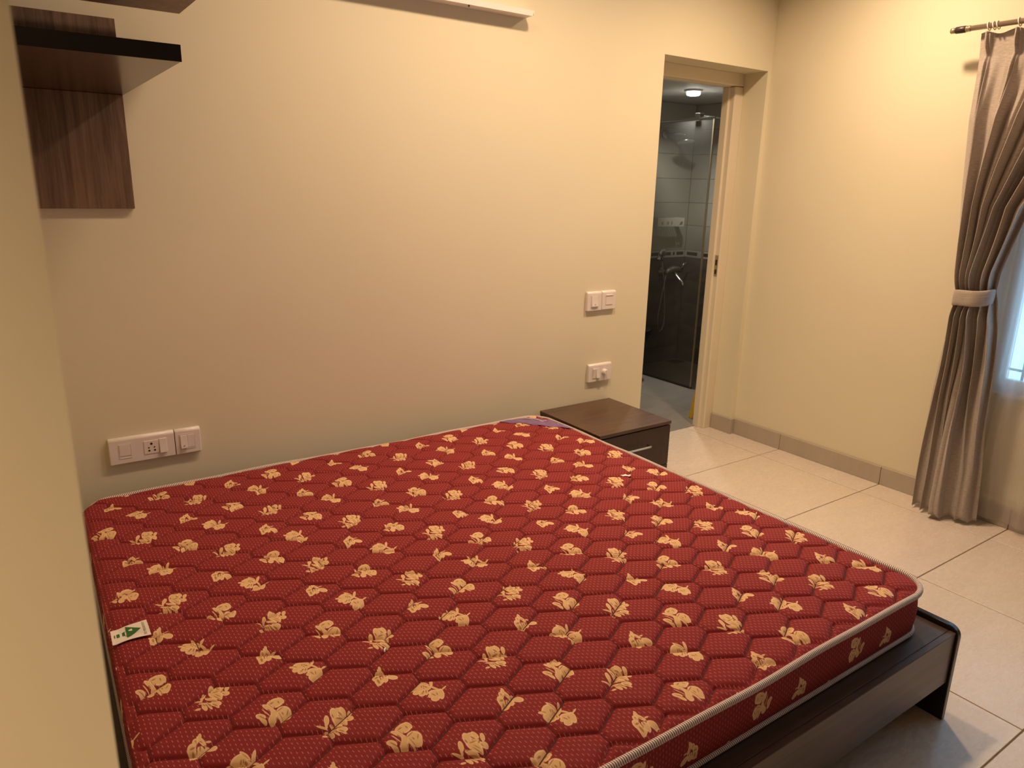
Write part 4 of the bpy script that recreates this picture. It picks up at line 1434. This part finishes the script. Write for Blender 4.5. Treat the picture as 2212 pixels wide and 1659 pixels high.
bm_obj('handset', bm, MAT['chrome'], hs, True)
bm = bmesh.new()
pts_, rad_ = lathe_pts((4.474, BY - 0.0008, 0.880), (0, -1, 0), [(0, 0.022), (0.008, 0.021), (0.012, 0.012), (0.036, 0.012)])
add_tube(bm, pts_, rad_, 14)
bm_obj('wall_hook', bm, MAT['chrome'], hs, True)
hpts = []
for k in range(33):
    t_ = k / 32
    x = 4.497 - 0.075 * math.sin(math.pi * t_) ** 1.2 * (1 - 0.35 * t_) + 0.012 * t_
    hpts.append((x - 0.02 * t_ if t_ > 0.5 else x - 0.02 * t_, BY - 0.062 - 0.02 * math.sin(math.pi * t_), 0.75 - 0.47 * math.sin(math.pi * min(t_, 0.62) / 1.24)) if t_ < 0.62 else
                (4.425 + 0.09 * ((t_ - 0.62) / 0.38), BY - 0.075, 0.28 + 0.60 * ((t_ - 0.62) / 0.38) ** 2.1 * 0.28 + 0.0))
hose = [(4.497, BY - 0.075, 0.752), (4.482, BY - 0.082, 0.70), (4.462, BY - 0.085, 0.62), (4.445, BY - 0.085, 0.52), (4.432, BY - 0.085, 0.43), (4.430, BY - 0.085, 0.36),
        (4.440, BY - 0.085, 0.305), (4.462, BY - 0.085, 0.283), (4.488, BY - 0.085, 0.30), (4.505, BY - 0.085, 0.345), (4.512, BY - 0.080, 0.42), (4.508, BY - 0.072, 0.55), (4.496, BY - 0.062, 0.70), (4.480, BY - 0.052, 0.80), (4.469, BY - 0.046, 0.862)]
tube('hose', hose, 0.0052, MAT['dark_chrome'], hs, 8)

dg = thing('floor_drain', 'dark square floor drain in the shower corner', 'drain', (4.69, 4.245, 0.0))
box('drain_frame', 4.625, 4.755, 4.185, 4.305, 0.0004, 0.0028, MAT['tray'], dg, 0.0008)
for i in range(5):
    box('drain_slot', 4.640, 4.740, 4.200 + i * 0.020, 4.208 + i * 0.020, 0.0024, 0.0034, MAT['slot_dark'], dg)

wc = thing('toilet', 'black wall-hung toilet partly hidden by the door edge', 'toilet', (3.87, BY, 0.1))
bm = bmesh.new()
ringp = None
prevr = None
for (z, hw, y0_) in ((0.14, 0.075, 4.12), (0.19, 0.11, 4.03), (0.26, 0.15, 3.93), (0.33, 0.172, 3.86), (0.375, 0.180, 3.835), (0.388, 0.178, 3.838)):
    ring = []
    for k in range(28):
        a = math.pi * k / 27
        yr_ = y0_ + hw * 1.15
        ring.append(bm.verts.new((3.87 + hw * math.cos(math.pi - a), yr_ - (yr_ - y0_) * math.sin(a) ** 0.9, z)))
    ring += [bm.verts.new((3.87 + hw, BY - 0.001, z)), bm.verts.new((3.87 - hw, BY - 0.001, z))]
    if prevr:
        for k in range(len(ring)):
            bm.faces.new((prevr[k], prevr[(k + 1) % len(ring)], ring[(k + 1) % len(ring)], ring[k]))
    else:
        bm.faces.new(ring)
    prevr = ring
bm.faces.new(prevr)
bm_obj('bowl', bm, MAT['black_ceramic'], wc)
bm = bmesh.new()
prevr = None
for (z, hw, y0_) in ((0.389, 0.180, 3.832), (0.394, 0.184, 3.828), (0.410, 0.184, 3.828), (0.416, 0.176, 3.838)):
    ring = []
    for k in range(28):
        a = math.pi * k / 27
        yr_ = 3.83 + 0.20
        ring.append(bm.verts.new((3.87 + hw * math.cos(math.pi - a), yr_ - (yr_ - y0_) * math.sin(a) ** 0.9, z)))
    ring += [bm.verts.new((3.87 + hw, BY - 0.06, z)), bm.verts.new((3.87 - hw, BY - 0.06, z))]
    if prevr:
        for k in range(len(ring)):
            bm.faces.new((prevr[k], prevr[(k + 1) % len(ring)], ring[(k + 1) % len(ring)], ring[k]))
    else:
        bm.faces.new(ring)
    prevr = ring
bm.faces.new(prevr)
bm_obj('seat_lid', bm, MAT['black_ceramic'], wc)

# yellow plastic thing standing just behind the right door jamb
yw = thing('floor_wiper', 'yellow plastic sliver showing behind the right door jamb', 'wiper', (3.58, 3.06, 0.0))
prism('blade_board', [(3.556, 0.0008), (3.73, 0.0008), (3.71, 0.055), (3.665, 0.28), (3.622, 0.28), (3.567, 0.055)], 1, 3.045, 3.075, MAT['yellow'], yw, 0.002)
tube('handle', [(3.632, 3.060, 0.279), (3.645, 3.03, 0.70), (3.66, 2.985, 1.25)], 0.011, MAT['yellow'], yw, 10)

# ceiling downlight fittings (the left-of-bed and passage ones are added fill lights)
dl0 = None
for (x, y, lab) in ((1.75, 1.90, 'round ceiling downlight above the middle of the bed'), (2.90, 1.83, 'round ceiling downlight above the nightstand side of the room'),
                    (1.00, 1.90, 'added round fill light above the left side of the bed'), (-0.48, -0.08, 'added round fill light in the passage behind the camera')):
    d_ = thing('downlight', lab, 'light', (x, y, CEIL), 'recessed downlights in the ceiling')
    bm = bmesh.new()
    pr = [(0.072, 0.0), (0.095, 0.0), (0.095, -0.006), (0.085, -0.010), (0.072, -0.008)]
    for k in range(32):
        pass
    rings = []
    for k in range(32):
        a = 2 * math.pi * k / 32
        rings.append([bm.verts.new((x + r * math.cos(a), y + r * math.sin(a), CEIL - 0.0006 + z)) for r, z in pr])
    for k in range(32):
        for i in range(len(pr)):
            j = (i + 1) % len(pr)
            bm.faces.new((rings[k][i], rings[k][j], rings[(k + 1) % 32][j], rings[(k + 1) % 32][i]))
    bm_obj('trim_ring', bm, MAT['white_plastic'], d_, True)
    bm_obj('diffuser', add_tube(bmesh.new(), [(x, y, CEIL - 0.0006), (x, y, CEIL - 0.004)], 0.071, 28), MAT['lamp_room'], d_)
